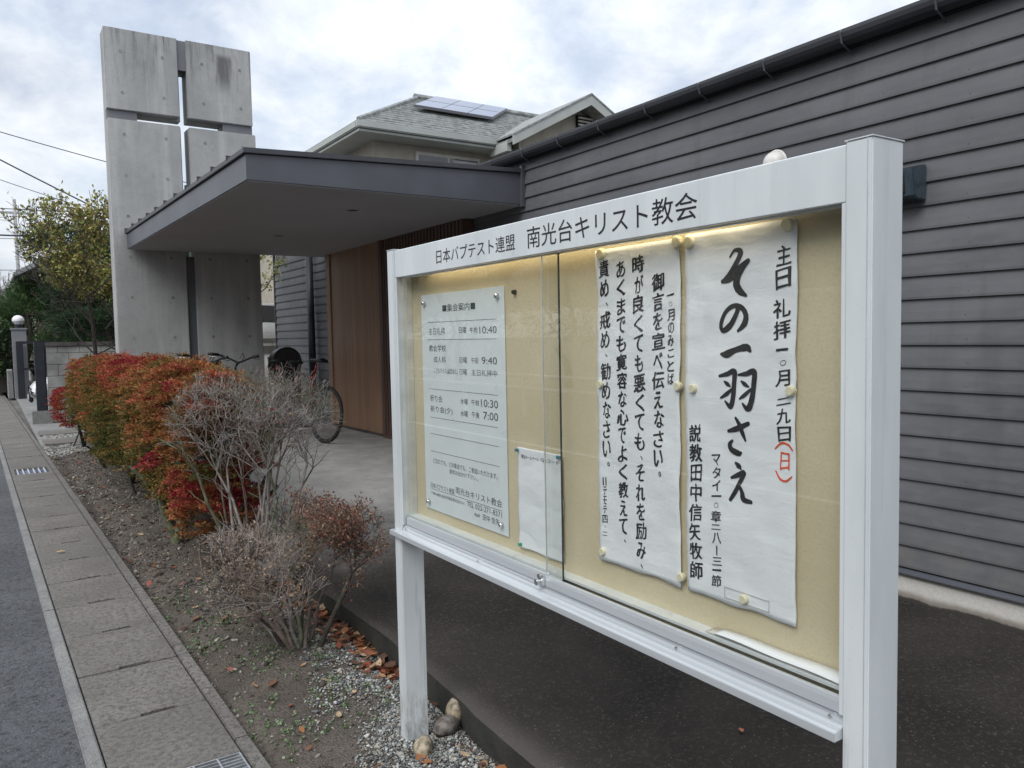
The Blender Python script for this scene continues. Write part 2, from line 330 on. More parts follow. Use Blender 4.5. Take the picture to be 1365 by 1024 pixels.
# ------------------------------------------------------------ mesh helpers
def wloc(o):
    v = Vector((0, 0, 0))
    while o: v += o.location; o = o.parent
    return v
class MB:
    def __init__(s): s.v = []; s.f = []; s.c = None
    def add(s, vs, fs):
        n = len(s.v); s.v += [tuple(v) for v in vs]; s.f += [tuple(i + n for i in f) for f in fs]; return s
    def box(s, x0, x1, y0, y1, z0, z1):
        return s.add([(x0, y0, z0), (x1, y0, z0), (x1, y1, z0), (x0, y1, z0), (x0, y0, z1), (x1, y0, z1), (x1, y1, z1), (x0, y1, z1)],
                     [(0, 3, 2, 1), (4, 5, 6, 7), (0, 1, 5, 4), (1, 2, 6, 5), (2, 3, 7, 6), (3, 0, 4, 7)])
    def prism(s, poly, axis, a, b):
        """extrude 2D polygon along axis ('x','y','z') from a to b"""
        def P(p, t): return (t, p[0], p[1]) if axis == 'x' else ((p[0], t, p[1]) if axis == 'y' else (p[0], p[1], t))
        n = len(poly); vs = [P(p, a) for p in poly] + [P(p, b) for p in poly]
        fs = [tuple(range(n))[::-1], tuple(range(n, 2 * n))] + [(i, (i + 1) % n, n + (i + 1) % n, n + i) for i in range(n)]
        return s.add(vs, fs)
    def tube(s, pts, rad, n=8, cap=True):
        pts = [Vector(p) for p in pts]; k = len(pts)
        if isinstance(rad, (int, float)): rad = [rad] * k
        vs = []; up = None
        for i, p in enumerate(pts):
            t = (pts[min(i + 1, k - 1)] - pts[max(i - 1, 0)])
            t = t.normalized() if t.length > 1e-9 else Vector((0, 0, 1))
            if up is None: up = t.orthogonal().normalized()
            else:
                up = up - t * up.dot(t); up = up.normalized() if up.length > 1e-6 else t.orthogonal().normalized()
            w = t.cross(up)
            for j in range(n):
                a = 2 * math.pi * j / n; vs.append(p + (up * math.cos(a) + w * math.sin(a)) * rad[i])
        fs = [(i * n + j, i * n + (j + 1) % n, (i + 1) * n + (j + 1) % n, (i + 1) * n + j) for i in range(k - 1) for j in range(n)]
        if cap: fs += [tuple(range(n))[::-1], tuple((k - 1) * n + j for j in range(n))]
        return s.add(vs, fs)
    def ring(s, c, r, rt, axis, n=24, m=6):
        c = Vector(c); ax = Vector(axis).normalized(); u = ax.orthogonal().normalized(); w = ax.cross(u); vs = []
        for i in range(n):
            a = 2 * math.pi * i / n; d = u * math.cos(a) + w * math.sin(a)
            for j in range(m):
                b = 2 * math.pi * j / m; vs.append(c + d * (r + rt * math.cos(b)) + ax * rt * math.sin(b))
        return s.add(vs, [(i * m + j, ((i + 1) % n) * m + j, ((i + 1) % n) * m + (j + 1) % m, i * m + (j + 1) % m) for i in range(n) for j in range(m)])
    def ball(s, c, rx, ry=None, rz=None, n=12, m=8):
        ry = ry or rx; rz = rz or rx; vs = [(c[0], c[1], c[2] + rz)]
        for i in range(1, m):
            a = math.pi * i / m
            for j in range(n):
                b = 2 * math.pi * j / n; vs.append((c[0] + rx * math.sin(a) * math.cos(b), c[1] + ry * math.sin(a) * math.sin(b), c[2] + rz * math.cos(a)))
        vs.append((c[0], c[1], c[2] - rz)); L = len(vs) - 1
        fs = [(0, 1 + j, 1 + (j + 1) % n) for j in range(n)]
        fs += [(1 + i * n + j, 1 + (i + 1) * n + j, 1 + (i + 1) * n + (j + 1) % n, 1 + i * n + (j + 1) % n) for i in range(m - 2) for j in range(n)]
        fs += [(L, 1 + (m - 2) * n + (j + 1) % n, 1 + (m - 2) * n + j) for j in range(n)]
        return s.add(vs, fs)
    def build(s, name, mat, parent=None, smooth=False, bevel=0., seg=2):
        o_ = wloc(parent) if parent else Vector((0, 0, 0))
        if isinstance(parent, _Local): o_ = Vector((0, 0, 0))
        me = bpy.data.meshes.new(name); me.from_pydata([(v[0] - o_.x, v[1] - o_.y, v[2] - o_.z) for v in s.v], [], s.f)
        return finish(me, name, mat, parent, smooth, bevel, seg)
class _Local: pass
def finish(me, name, mat, parent, smooth=False, bevel=0., seg=2):
    bm = bmesh.new(); bm.from_mesh(me); bmesh.ops.recalc_face_normals(bm, faces=bm.faces)
    if bevel: 
        es = [e for e in bm.edges if len(e.link_faces) == 2 and e.calc_face_angle(0) > .6]
        bmesh.ops.bevel(bm, geom=es, offset=bevel, segments=seg, affect='EDGES', clamp_overlap=True)
    bm.to_mesh(me); bm.free()
    me.materials.append(MT[mat] if isinstance(mat, str) else mat)
    if smooth:
        me.polygons.foreach_set('use_smooth', [True] * len(me.polygons))
    o = bpy.data.objects.new(name, me); COL.objects.link(o)
    if parent: o.parent = parent
    return o
def np_mesh(name, V, F, mat, parent=None, colors=None, smooth=False, raw=False):
    """V (n,3) world coords, F (m,k) int; colors (m,3) per face"""
    o_ = wloc(parent) if parent else Vector((0, 0, 0)); V = np.asarray(V, dtype=np.float32) - np.array(o_, dtype=np.float32); F = np.asarray(F, dtype=np.int32)
    me = bpy.data.meshes.new(name); m, k = F.shape
    me.vertices.add(len(V)); me.vertices.foreach_set('co', V.ravel()); me.loops.add(m * k); me.loops.foreach_set('vertex_index', F.ravel())
    me.polygons.add(m); me.polygons.foreach_set('loop_start', np.arange(0, m * k, k, dtype=np.int32)); me.polygons.foreach_set('loop_total', np.full(m, k, dtype=np.int32))
    if smooth: me.polygons.foreach_set('use_smooth', np.ones(m, dtype=bool))
    me.update(calc_edges=True)
    if colors is not None:
        ca = me.color_attributes.new(name='Col', type='FLOAT_COLOR', domain='CORNER')
        c = np.repeat(np.hstack([colors, np.ones((m, 1))]).astype(np.float32), k, axis=0); ca.data.foreach_set('color', c.ravel())
    me.materials.append(MT[mat] if isinstance(mat, str) else mat)
    o = bpy.data.objects.new(name, me); COL.objects.link(o)
    if parent: o.parent = parent
    return o
def thing(name, label, cat, loc=(0, 0, 0), rz=0., group=None):
    o = bpy.data.objects.new(name, None); COL.objects.link(o); o.location = loc; o.rotation_euler = (0, 0, rz); o.empty_display_size = .1
    return tag(o, label, cat, group)
def tag(o, label=None, cat=None, group=None, kind=None):
    if label: o['label'] = label
    if cat: o['category'] = cat
    if group: o['group'] = group
    if kind: o['kind'] = kind
    return o
def struct(o, label=None):
    o['kind'] = 'structure'
    if label: o['label'] = label
    return o
def local(parent):           # helper: build meshes in a thing's own coordinates
    return parent
def lbuild(mb, name, mat, parent, **k):
    o = mb.build(name, mat, None, **k); o.parent = parent; return o
def copy_tree(o, parent=None):
    c = o.copy(); COL.objects.link(c); c.parent = parent
    for ch in list(o.children): copy_tree(ch, c)
    return c
def sx(x0, y): return x0 - .0172 * (y - 3.0)     # the street runs at a slight angle to the notice board

FB = [(0, 3, 2, 1), (4, 5, 6, 7), (0, 1, 5, 4), (1, 2, 6, 5), (2, 3, 7, 6), (3, 0, 4, 7)]
# ------------------------------------------------------------ ground, road, gutter
g = MB().add([(-400, -300, -.08), (400, -300, -.08), (400, 900, -.08), (-400, 900, -.08)], [(0, 1, 2, 3)]).build('ground', 'ground_far'); struct(g)
rd = MB()
ys = [-12, 3, 20, 60, 200]
for a, b in zip(ys[:-1], ys[1:]):
    rd.add([(sx(-5.4, a), a, -.012), (sx(.238, a), a, -.012), (sx(.238, b), b, -.012), (sx(-5.4, b), b, -.012)], [(0, 1, 2, 3)])
struct(rd.build('road', 'road'))
pl = MB()
for a, b in zip(ys[:-1], ys[1:]):
    pl.add([(sx(-3.9, a), a, -.008), (sx(-3.78, a), a, -.008), (sx(-3.78, b), b, -.008), (sx(-3.9, b), b, -.008)], [(0, 1, 2, 3)])
struct(pl.build('road_marking', 'line_white'))
gut = thing('gutter', None, None, (.5, 3, 0)); gut['kind'] = 'structure'
# kerb stones along the road, border strip along the bed
def strip(name, x0, x1, y0, y1, z0, z1, mat, parent, n=1, bevel=.004):
    mb = MB(); mb.add([(sx(x0, y0), y0, z0), (sx(x1, y0), y0, z0), (sx(x1, y1), y1, z0), (sx(x0, y1), y1, z0), (sx(x0, y0), y0, z1), (sx(x1, y0), y0, z1), (sx(x1, y1), y1, z1), (sx(x0, y1), y1, z1)],
                     [(0, 3, 2, 1), (4, 5, 6, 7), (0, 1, 5, 4), (1, 2, 6, 5), (2, 3, 7, 6), (3, 0, 4, 7)])
    return mb.build(name, mat, parent, bevel=bevel)
yk = -4.55
while yk < 24:
    strip('kerb_stone', .233, .292, yk, yk + 2.494, -.1, .001, 'kerb', gut, bevel=.006); yk += 2.5
strip('kerb_stone', .233, .292, yk, 90, -.1, .001, 'kerb', gut)
yk = -4.0
while yk < 24:
    strip('border_stone', .748, .802, yk, yk + 1.195, -.1, .004 + random.uniform(-.001, .001), 'slab', gut, bevel=.004); yk += 1.2
strip('border_stone', .748, .802, yk, 90, -.1, .004, 'slab', gut)
struct(strip('gutter_bed', .29, .75, -5, 90, -.1, -.05, 'block_dark', None, bevel=0))
def slab(y0, y1, notch=True, zj=0.):
    xa, xb = .299, .742; a = y0 + .005; b = y1 - .005
    k0 = xa + (xb - xa) * .40; k1 = xa + (xb - xa) * .74; d = .024
    if notch: poly = [(xa, a), (k0, a), (k0 + .008, a + d), (k1 - .008, a + d), (k1, a), (xb, a), (xb, b), (xa, b)]
    else: poly = [(xa, a), (xb, a), (xb, b), (xa, b)]
    mb = MB(); mb.prism([(sx(p[0], p[1]), p[1]) for p in poly], 'z', -.06, zj)
    return mb.build('slab', 'slab', gut, bevel=.003, seg=1)
def grate(y0, y1, xa=.299, xb=.742, frame_mat='slab', style=0):
    # cast frame with steel bars
    f = MB()
    for (a, b, c, d) in ((xa, xb, y0 + .003, y0 + .07), (xa, xb, y1 - .07, y1 - .003), (xa, xa + .04, y0 + .07, y1 - .07), (xb - .04, xb, y0 + .07, y1 - .07)):
        f.add([(sx(a, c), c, -.06), (sx(b, c), c, -.06), (sx(b, d), d, -.06), (sx(a, d), d, -.06), (sx(a, c), c, 0), (sx(b, c), c, 0), (sx(b, d), d, 0), (sx(a, d), d, 0)],
              [(0, 3, 2, 1), (4, 5, 6, 7), (0, 1, 5, 4), (1, 2, 6, 5), (2, 3, 7, 6), (3, 0, 4, 7)])
    r = f.build('grate_frame', frame_mat, gut)
    nb = 6 if style else 15
    xi, xj = xa + .045, xb - .045
    for i in range(nb):
        x = xi + (xj - xi) * (i + .5) / nb; w = .0045 if style else .003
        MB().add([(sx(x - w, y0 + .07), y0 + .07, -.05), (sx(x + w, y0 + .07), y0 + .07, -.05), (sx(x + w, y1 - .07), y1 - .07, -.05), (sx(x - w, y1 - .07), y1 - .07, -.05),
                  (sx(x - w, y0 + .07), y0 + .07, -.002), (sx(x + w, y0 + .07), y0 + .07, -.002), (sx(x + w, y1 - .07), y1 - .07, -.002), (sx(x - w, y1 - .07), y1 - .07, -.002)],
                 [(0, 3, 2, 1), (4, 5, 6, 7), (0, 1, 5, 4), (1, 2, 6, 5), (2, 3, 7, 6), (3, 0, 4, 7)]).build('grate_bar', 'zinc' if not style else 'trim_white', r)
    cb = MB(); n = 6 if not style else 2
    for i in range(n):
        y = y0 + .07 + (y1 - y0 - .14) * (i + .5) / n
        if style: cb.add([(sx(xi, y0 + .07), y0 + .07, -.018), (sx(xj, y0 + .07), y0 + .07, -.018), (sx(xj, y1 - .07), y1 - .07, -.018), (sx(xi, y1 - .07), y1 - .07, -.018)], [(0, 1, 2, 3)]) if i == 0 else None
        else: cb.box(sx(xi, y), sx(xj, y), y - .004, y + .004, -.045, -.006)
    cb.build('cross_bar' if not style else 'grate_plate', 'zinc' if not style else 'solar', r)
def steel_grate(y0, y1):
    xa, xb = .304, .738
    f = MB()
    for (a, b, c, d) in ((xa, xb, y1 - .006, y1), (xa, xb, y0, y0 + .006), (xa, xa + .006, y0 + .006, y1 - .006), (xb - .006, xb, y0 + .006, y1 - .006)):
        f.add([(sx(a, c), c, -.05), (sx(b, c), c, -.05), (sx(b, d), d, -.05), (sx(a, d), d, -.05), (sx(a, c), c, .002), (sx(b, c), c, .002), (sx(b, d), d, .002), (sx(a, d), d, .002)], FB)
    r = f.build('grate_frame', 'zinc', gut)
    for i in range(1, 24): y = y0 + (y1 - y0) * i / 24; MB().box(sx(xa, y) + .006, sx(xb, y) - .006, y - .0022, y + .0022, -.04, .001).build('grate_bar', 'zinc', r)
    for i in range(1, 5): x = xa + (xb - xa) * i / 5; MB().tube([(sx(x, y0), y0 + .006, .0015), (sx(x, y1), y1 - .006, .0015)], .0045, 6).build('cross_bar', 'zinc', r)
k = -9
yy = 3.045 - .6 * 12
while yy < 22.5:
    if abs(yy - 2.445) < .01: steel_grate(2.49, 3.086)
    elif abs(yy - 3.045) < .01: slab(3.09, 3.645, False)
    elif abs(yy - 11.445) < .01: grate(yy - .05, yy + .6, style=1)
    else: slab(yy, yy + .6, True, random.uniform(-.003, .003))
    yy = round(yy + .6, 4)
slab(yy, 90, False)

# planting bed soil
def edge_x(y):
    pts = [(-6, 1.44), (2.14, 1.501), (2.44, 1.512), (3.2, 1.572), (3.7, 1.584), (4.4, 1.575), (7, 1.58), (14, 1.58)]
    for (a, xa), (b, xb) in zip(pts[:-1], pts[1:]):
        if a <= y <= b: return xa + (xb - xa) * (y - a) / (b - a)
    return 1.58
def soil_z(x, y):
    h = .022 * noise.noise(Vector((x * 2.2, y * 2.2, 0))) + .012 * noise.noise(Vector((x * 7, y * 7, 3))) + .006 * noise.noise(Vector((x * 19, y * 19, 5)))
    h += .03 * math.exp(-((x - 1.25) / .25) ** 2) * (1 if y > 3.6 else 0.3) - .03 * math.exp(-((x - .8) / .06) ** 2)
    return h - .012
nx, ny = 44, 460; V = []; Fc = []
for j in range(ny + 1):
    y = 1.2 + (14.4 - 1.2) * j / ny; xa = sx(.803, y); xb = edge_x(y) + .015
    for i in range(nx + 1):
        x = xa + (xb - xa) * i / nx; V.append((x, y, soil_z(x, y)))
for j in range(ny):
    for i in range(nx):
        a = j * (nx + 1) + i; Fc.append((a, a + 1, a + nx + 2, a + nx + 1))
struct(np_mesh('soil', V, Fc, 'soil', smooth=True))
struct(MB().add([(sx(.803, -6), -6, -.02), (1.46, -6, -.02), (1.5, 1.2, -.02), (sx(.803, 1.2), 1.2, -.02)], [(0, 1, 2, 3)]).build('soil', 'soil'))

# forecourt (raised) with ramp up to the porch
def plat_z(y, x=2.):
    t = min(1, max(0, (y - 4.4) / 3.6)); t = t * t * (3 - 2 * t); return .12 + .27 * t
V = []; Fc = []; xs_n = 34; ysn = 200
for j in range(ysn + 1):
    y = -6 + 20.5 * j / ysn
    e = edge_x(y) + .006 * noise.noise(Vector((y * 6, 0, 0))) + .004 * noise.noise(Vector((y * 25, 0, 0)))
    for i in range(xs_n + 1):
        t = i / xs_n; x = e + (4.3 - e) * t ** 1.3
        z = plat_z(y) + .003 * noise.noise(Vector((x * 1.5, y * 1.5, 0)))
        if i == 0: z -= .012 + .006 * abs(noise.noise(Vector((y * 14, 1, 0))))
        V.append((x, y, z))
for j in range(ysn):
    for i in range(xs_n):
        a = j * (xs_n + 1) + i; Fc.append((a, a + 1, a + xs_n + 2, a + xs_n + 1))
struct(np_mesh('forecourt', V, Fc, 'plat', smooth=True))
V = []; Fc = []
for j in range(ysn * 2 + 1):
    y = -6 + 20.5 * j / (ysn * 2); e = edge_x(y) + .006 * noise.noise(Vector((y * 6, 0, 0))) + .004 * noise.noise(Vector((y * 25, 0, 0)))
    zt = plat_z(y) - .0125 - .006 * abs(noise.noise(Vector((y * 14, 1, 0))))
    for i in range(6):
        t = i / 5; V.append((e + .003 * t + .006 * noise.noise(Vector((y * 9, t * 3, 2))) * (1 if 0 < i else 0), y, zt + (-.08 - zt) * t))
for j in range(ysn * 2):
    for i in range(5):
        a = j * 6 + i; Fc.append((a, a + 1, a + 7, a + 6))
struct(np_mesh('forecourt_edge', V, Fc, 'step', smooth=True))

# ground behind the monument: concrete strips and gravel
struct(MB().box(sx(.803, 14.4), 14.5, 14.4, 46, -.06, .0).build('yard', 'kerb'))
for (a, b, zz) in ((14.42, 15.2, .03), (15.95, 16.7, .03)):
    struct(MB().box(.66, 6.0, a, b, -.02, zz).build('concrete_strip', 'slab', bevel=.006))

# ------------------------------------------------------------ church building
XA = 4.1; PITCH = .1205; LAP0 = 1.992
church = thing('church_building', 'dark grey clad church hall with brown cedar entrance and flat canopy', 'building', (4.1, 6, 0))
def plank_profile(z0, z1):
    return [(XA + .022, z0 + .012), (XA - .006, z0 + .012), (XA - .0085, z0), (XA - .016, z0), (XA - .0165, z0 + .012), (XA - .012, z0 + (z1 - z0) * .45), (XA - .002, z1 - .004), (XA - .002, z1 + .011), (XA + .022, z1 + .011)]
wall_near = MB().box(XA + .022, XA + .2, -6, 13.42, .1, 3.19).build('wall', 'clad', church)
lap = LAP0 - PITCH * 14
k = 0
while lap < 3.19:
    z1 = min(lap + PITCH, 3.19)
    for (a, b) in ((-6, 6.815), (10.62, 13.4)):
        if a > 0 and lap + PITCH > 3.05: continue
        MB().prism(plank_profile(lap, z1), 'y', a, b).build('plank', 'clad', wall_near)
    lap += PITCH; k += 1
nl_ = MB(); lap = LAP0 - PITCH * 14; k = 0
while lap < 3.07:
    for q in range(-1, 12):
        y = q * .455 + .21 + .004 * ((k * 7 + q * 3) % 5)
        if y < 6.7: nl_.tube([(XA - .0125, y, lap + .030), (XA - .0165, y, lap + .030)], .0028, 6)
    lap += PITCH; k += 1
tag(nl_.build('nail_head', 'steel_dark', church), kind='stuff')
MB().box(XA - .026, XA + .01, 13.4, 13.44, .1, 3.2).build('corner_trim', 'black_gutter', church)
MB().prism([(XA - .045, .287), (XA + .02, .300), (XA + .02, .262), (XA - .03, .262), (XA - .04, .268), (XA - .048, .277)], 'y', -6, 6.8).build('drip_flashing', 'steel_dark', church, bevel=.002)
MB().prism([(XA - .012, .261), (XA - .018, .24), (XA - .022, .10), (XA + .2, .10), (XA + .2, .261)], 'y', -6, 6.8).build('foundation', 'found', church)
# roof, gutter and brackets
MB().prism([(4.03, 3.235), (4.03, 3.262), (9.5, 4.05), (9.5, 3.9), (4.15, 3.19), (4.09, 3.19)], 'y', -6, 13.5).build('roof', 'roof_dark', church)
gp = []
for i in range(9):
    a = math.pi * (i / 8.0); gp.append((4.03 - .052 * math.cos(a), 3.222 - .062 * math.sin(a)))
gi = [(4.03 - .047 * math.cos(math.pi * (8 - i) / 8), 3.222 - .057 * math.sin(math.pi * (8 - i) / 8)) for i in range(9)]
gtt = MB().prism(gp + gi, 'y', -6, 6.9).build('gutter', 'black_gutter', church)
y = 2.16 - .52 * 12
while y < 6.9:
    MB().tube([(4.08, y, 3.13), (4.03, y, 3.152), (3.99, y, 3.17), (3.972, y, 3.226), (3.985, y, 3.236)], .006, 6).build('bracket', 'steel_dark', gtt); y += .52
MB().box(4.055, XA + .02, -6, 6.9, 3.16, 3.20).build('frieze', 'black_gutter', church)
# cedar front: boards of the sliding door, slats beyond, frame
XW = 3.983
front = MB().box(XW + .02, XA + .02, 6.83, 10.63, .36, 2.79).build('cedar_front', 'wood_dark', church)
y = 8.86; i = 0
while y < 10.60:
    w = .118; MB().box(XW - (.0 if y < 10.47 else .02), XW + .025, y + .0015, min(y + w, 10.62) - .0015, .425, 2.785).build('board', 'wood', front, bevel=.002, seg=1); y += w; i += 1
MB().box(XW - .03, XW + .03, 8.77, 8.855, .36, 2.785).build('door_post', 'wood_dark', front, bevel=.003)
MB().box(XW - .02, XA, 10.62, 10.655, .36, 2.785).build('door_post', 'wood', front, bevel=.003)
y = 6.86
while y < 8.75:
    MB().box(XW - .012, XW + .02, y, y + .045, .42, 2.785).build('slat', 'wood_dark', front, bevel=.002, seg=1); y += .075
MB().box(XW + .005, XW + .02, 8.855, 10.62, .375, .424).build('sill', 'block_dark', front)
MB().box(XW - .03, XW + .03, 6.83, 8.77, .36, .42).build('sill', 'wood_dark', front)
# down pipe
pp = MB(); pp.tube([(4.0, 11.42, .3), (4.0, 11.42, 2.9)], .055, 14); pp.build('downpipe', 'black_gutter', church, smooth=True)
# small box and vent on the cladding
# canopy
cz = 2.777
can = MB()
C1 = (1.632, 5.932); C2 = (4.083, 5.932); C3 = (1.504, 10.95); C4 = (4.083, 10.95)
def top(x): return 2.965 + .037 * (x - 1.632)
vs = [(C1[0], C1[1], cz), (C2[0], C2[1], cz), (C4[0], C4[1], cz), (C3[0], C3[1], cz), (C1[0], C1[1], top(C1[0])), (C2[0], C2[1], top(C2[0])), (C4[0], C4[1], top(C4[0])), (C3[0], C3[1], top(C3[0]))]
FB = [(0, 3, 2, 1), (4, 5, 6, 7), (0, 1, 5, 4), (1, 2, 6, 5), (2, 3, 7, 6), (3, 0, 4, 7)]
can.add(vs, FB); canopy = can.build('canopy', 'steel_dark', church, bevel=.004)
sf = MB(); e = .012
sf.add([(C1[0] + e, C1[1] + e, cz - .006), (C2[0], C2[1] + e, cz - .006), (C4[0], C4[1] - e, cz - .006), (C3[0] + e, C3[1] - e, cz - .006), (C1[0] + e, C1[1] + e, cz + .01), (C2[0], C2[1] + e, cz + .01), (C4[0], C4[1] - e, cz + .01), (C3[0] + e, C3[1] - e, cz + .01)], FB)
sf.build('soffit', 'soffit', canopy)
rf = MB(); o = .022
rf.add([(C1[0] - o, C1[1] - o, top(C1[0]) + .002), (C2[0], C2[1] - o, top(C2[0]) + .002), (C4[0], C4[1] + o, top(C4[0]) + .002), (C3[0] - o, C3[1] + o, top(C3[0]) + .002),
        (C1[0] - o, C1[1] - o, top(C1[0]) + .042), (C2[0], C2[1] - o, top(C2[0]) + .042), (C4[0], C4[1] + o, top(C4[0]) + .042), (C3[0] - o, C3[1] + o, top(C3[0]) + .042)], FB)
rf.build('roof_edge', 'roof_dark', canopy, bevel=.004)
y = 6.35
while y < 10.95:
    xx = C1[0] - o - .0256 * (y - 5.93)
    MB().box(xx - .006, 4.06, y - .007, y + .007, top(1.6) + .03, top(1.6) + .066).build('seam', 'roof_dark', canopy); y += .455
MB().box(4.05, 4.083, 5.90, 5.932, cz - .02, 3.12).build('edge_trim', 'steel_dark', canopy)
for (x, y) in ((2.767, 8.86), (2.818, 6.834)):
    d = MB().ring((x, y, cz - .008), .058, .007, (0, 0, 1), 24, 6).build('downlight', 'soffit', canopy, smooth=True)
    MB().tube([(x, y, cz - .0055), (x, y, cz - .008)], .05, 20).build('lens', 'dark_in', d)
v = thing('wall_vent', 'small white round vent hood on the dark siding above the notice board', 'vent', (4.08, 3.19, 2.67))
MB().ball((4.07, 3.19, 2.622), .06, .074, .074, 20, 12).build('hood', 'white_enamel', v, smooth=True)
MB().ring((4.082, 3.19, 2.622), .078, .008, (1, 0, 0), 24, 6).build('flange', 'white_enamel', v, smooth=True)
lb = thing('wall_lamp', 'small dark blue-grey lamp box on siding right of the board post', 'lamp', (4.08, 2.34, 2.34))
MB().prism([(4.085, 2.255), (3.99, 2.262), (3.975, 2.28), (3.955, 2.42), (4.085, 2.445)], 'y', 2.25, 2.46).build('housing', 'bluegrey_box', lb, bevel=.006)
MB().box(3.955, 3.975, 2.30, 2.44, 2.295, 2.40).build('lens', 'dark_in', lb, bevel=.003)

# ------------------------------------------------------------ concrete monument with the cross
mon = thing('concrete_monument', 'tall fair-faced concrete slab pierced by a thin cross behind the canopy', 'monument', (2.26, 11.2, 0))
X0, X1, YF = 1.358, 3.135, 11.0
vx0, vx1 = 2.205, 2.31; hz0, hz1 = 4.392, 4.505; TH = .14
def cpanel(x0, x1, z0, z1): return MB().box(x0, x1, YF, YF + TH, z0, z1).build('panel', 'conc', mon, bevel=.008)
cpanel(X0, vx0, hz1, 5.50); cpanel(vx1, X1, hz1, 5.50); cpanel(X0, vx0, 0, hz0); cpanel(vx1, X1 + .03, 0, hz0)
bk = MB(); Y1, Y2 = YF + TH + .001, YF + TH + .17
ox0, ox1 = 1.70, 2.745   # open part of the horizontal arm
for (a, b, c, d) in ((X0, vx0 + .03, hz1 - .02, 5.49), (vx1, X1, hz1 - .02, 5.49), (vx0 + .03, vx1, 5.11, 5.49), (X0, ox0, hz0, hz1 - .02), (ox1, X1, hz0, hz1 - .02), (X0, vx0 + .03, 0, hz0), (vx1, X1 + .03, 0, hz0), (vx0 + .03, vx1, 0, 2.70)):
    MB().box(a, b, Y1, Y2, c, d).build('backing_slab', 'conc', mon)
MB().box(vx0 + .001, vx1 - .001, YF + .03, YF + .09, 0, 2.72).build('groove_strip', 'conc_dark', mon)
MB().box(vx0 + .001, vx1 - .001, YF + .02, YF + .05, 5.11, 5.485).build('groove_strip', 'groove', mon)
MB().box(X0 + .004, ox0, YF + .03, YF + .06, hz0 + .001, hz1 - .001).build('groove_strip', 'groove', mon)
MB().box(ox1, X1 - .004, YF + .03, YF + .06, hz0 + .001, hz1 - .001).build('groove_strip', 'groove', mon)
th = MB(); tf = MB()
for x in (1.54, 2.025, 2.505, 2.985):
    for z in (5.225, 4.72, 4.21, 3.70, 3.195, 2.69, 2.178, 1.665, 1.16):
        th.ring((x, YF, z), .017, .0035, (0, 1, 0), 16, 5); tf.tube([(x, YF + .002, z), (x, YF - .0015, z)], .014, 14)
tag(th.build('tie_hole_rim', 'block', mon), kind='stuff'); tag(tf.build('tie_hole_plug', 'block', mon), kind='stuff')

# ------------------------------------------------------------ notice board
BX = 1.3; YR0, YR1 = .812, .864; YL0, YL1 = 2.768, 2.826; ZT = 1.936
nb = thing('notice_board', 'white aluminium notice board on two posts with sliding glass panes', 'notice board', (1.348, 1.82, 0))
def post(y0, y1, zb):
    p = MB().box(BX, BX + .096, y0, y1, zb, ZT).build('post', 'alu', nb, bevel=.0025)
    MB().box(BX - .0015, BX + .0975, y0 - .0015, y1 + .0015, ZT, ZT + .002).build('post_cap', 'alu', p)
    return p
post(YR0, YR1, .1); post(YL0, YL1, -.06)
hd = MB().prism([(BX + .004, 1.829), (BX + .004, 1.930), (BX + .014, 1.934), (BX + .09, 1.934), (BX + .09, 1.895), (BX + .02, 1.895), (BX + .02, 1.829)], 'y', YR1 + .001, YL0 - .001).build('header', 'alu', nb, bevel=.0015)
MB().box(BX + .02, BX + .034, YR1, YL0, 1.8245, 1.829).build('header_track', 'alu2', hd)
# bottom frame
br = MB().prism([(BX - .022, .829), (BX - .022, .8475), (BX - .014, .8495), (BX + .006, .852), (BX + .007, .860), (BX + .012, .8615), (BX + .013, .872), (BX + .09, .872), (BX + .09, .829)], 'y', YR1 + .001, YL0 - .001).build('bottom_rail', 'alu2', nb, bevel=.0012)
MB().box(BX - .021, BX - .001, YL0 - .001, YL1 + .004, .829, .848).build('rail_end', 'alu2', br, bevel=.001)
# back, side reveals, ledge
MB().box(BX + .072, BX + .088, YR1 + .001, YL0 - .001, .873, 1.894).build('back_panel', 'board', nb)
for (a, b) in ((YR1, YR1 + .006), (YL0 - .006, YL0)):
    MB().box(BX + .009, BX + .071, a, b, .873, 1.894).build('side_reveal', 'alu2', nb)
MB().box(BX + .032, BX + .0715, YR1 + .006, YL0 - .006, .905, .912).build('ledge', 'alu', nb)
for (a, b) in ((YR1 + .0005, YR1 + .0105), (YL0 - .0105, YL0 - .0005)):
    MB().box(BX + .004, BX + .009, a, b, .873, 1.8285).build('jamb', 'alu', nb, bevel=.001)
# panes: front one covers the right half, rear one the left half
def pane(x, y0, y1):
    p = MB().box(x, x + .004, y0, y1, .906, 1.826).build('pane', 'glass', nb)
    return p
pf = pane(BX + .012, YR1 + .011, 1.822); prr = pane(BX + .024, 1.762, YL0 - .011)
def shoe(x, y0, y1, par):
    return MB().prism([(x - .005, .874), (x - .005, .895), (x - .0035, .905), (x + .0065, .905), (x + .0065, .874)], 'y', y0, y1).build('shoe_rail', 'alu2', par, bevel=.001)
shoe(BX + .012, YR1 + .011, 1.822, pf); shoe(BX + .0245, 1.762, YL0 - .011, prr)
MB().box(BX + .0235, BX + .0285, 1.759, 1.7615, .89, 1.826).build('edge_strip', 'glass_edge', prr)
MB().box(BX + .0115, BX + .0165, 1.8222, 1.8232, .906, 1.826).build('edge_strip', 'alu2', pf)
lk = MB().tube([(BX + .004, 1.838, .886), (BX - .016, 1.838, .886)], .009, 18).build('lock', 'chrome', pf, bevel=.001)
MB().tube([(BX + .006, 1.838, .902), (BX - .006, 1.838, .902)], .007, 14).build('lock_pin', 'chrome', lk)
MB().box(BX + .0, BX + .008, 1.824, 1.845, .876, .897).build('lock_plate', 'alu2', lk, bevel=.001)
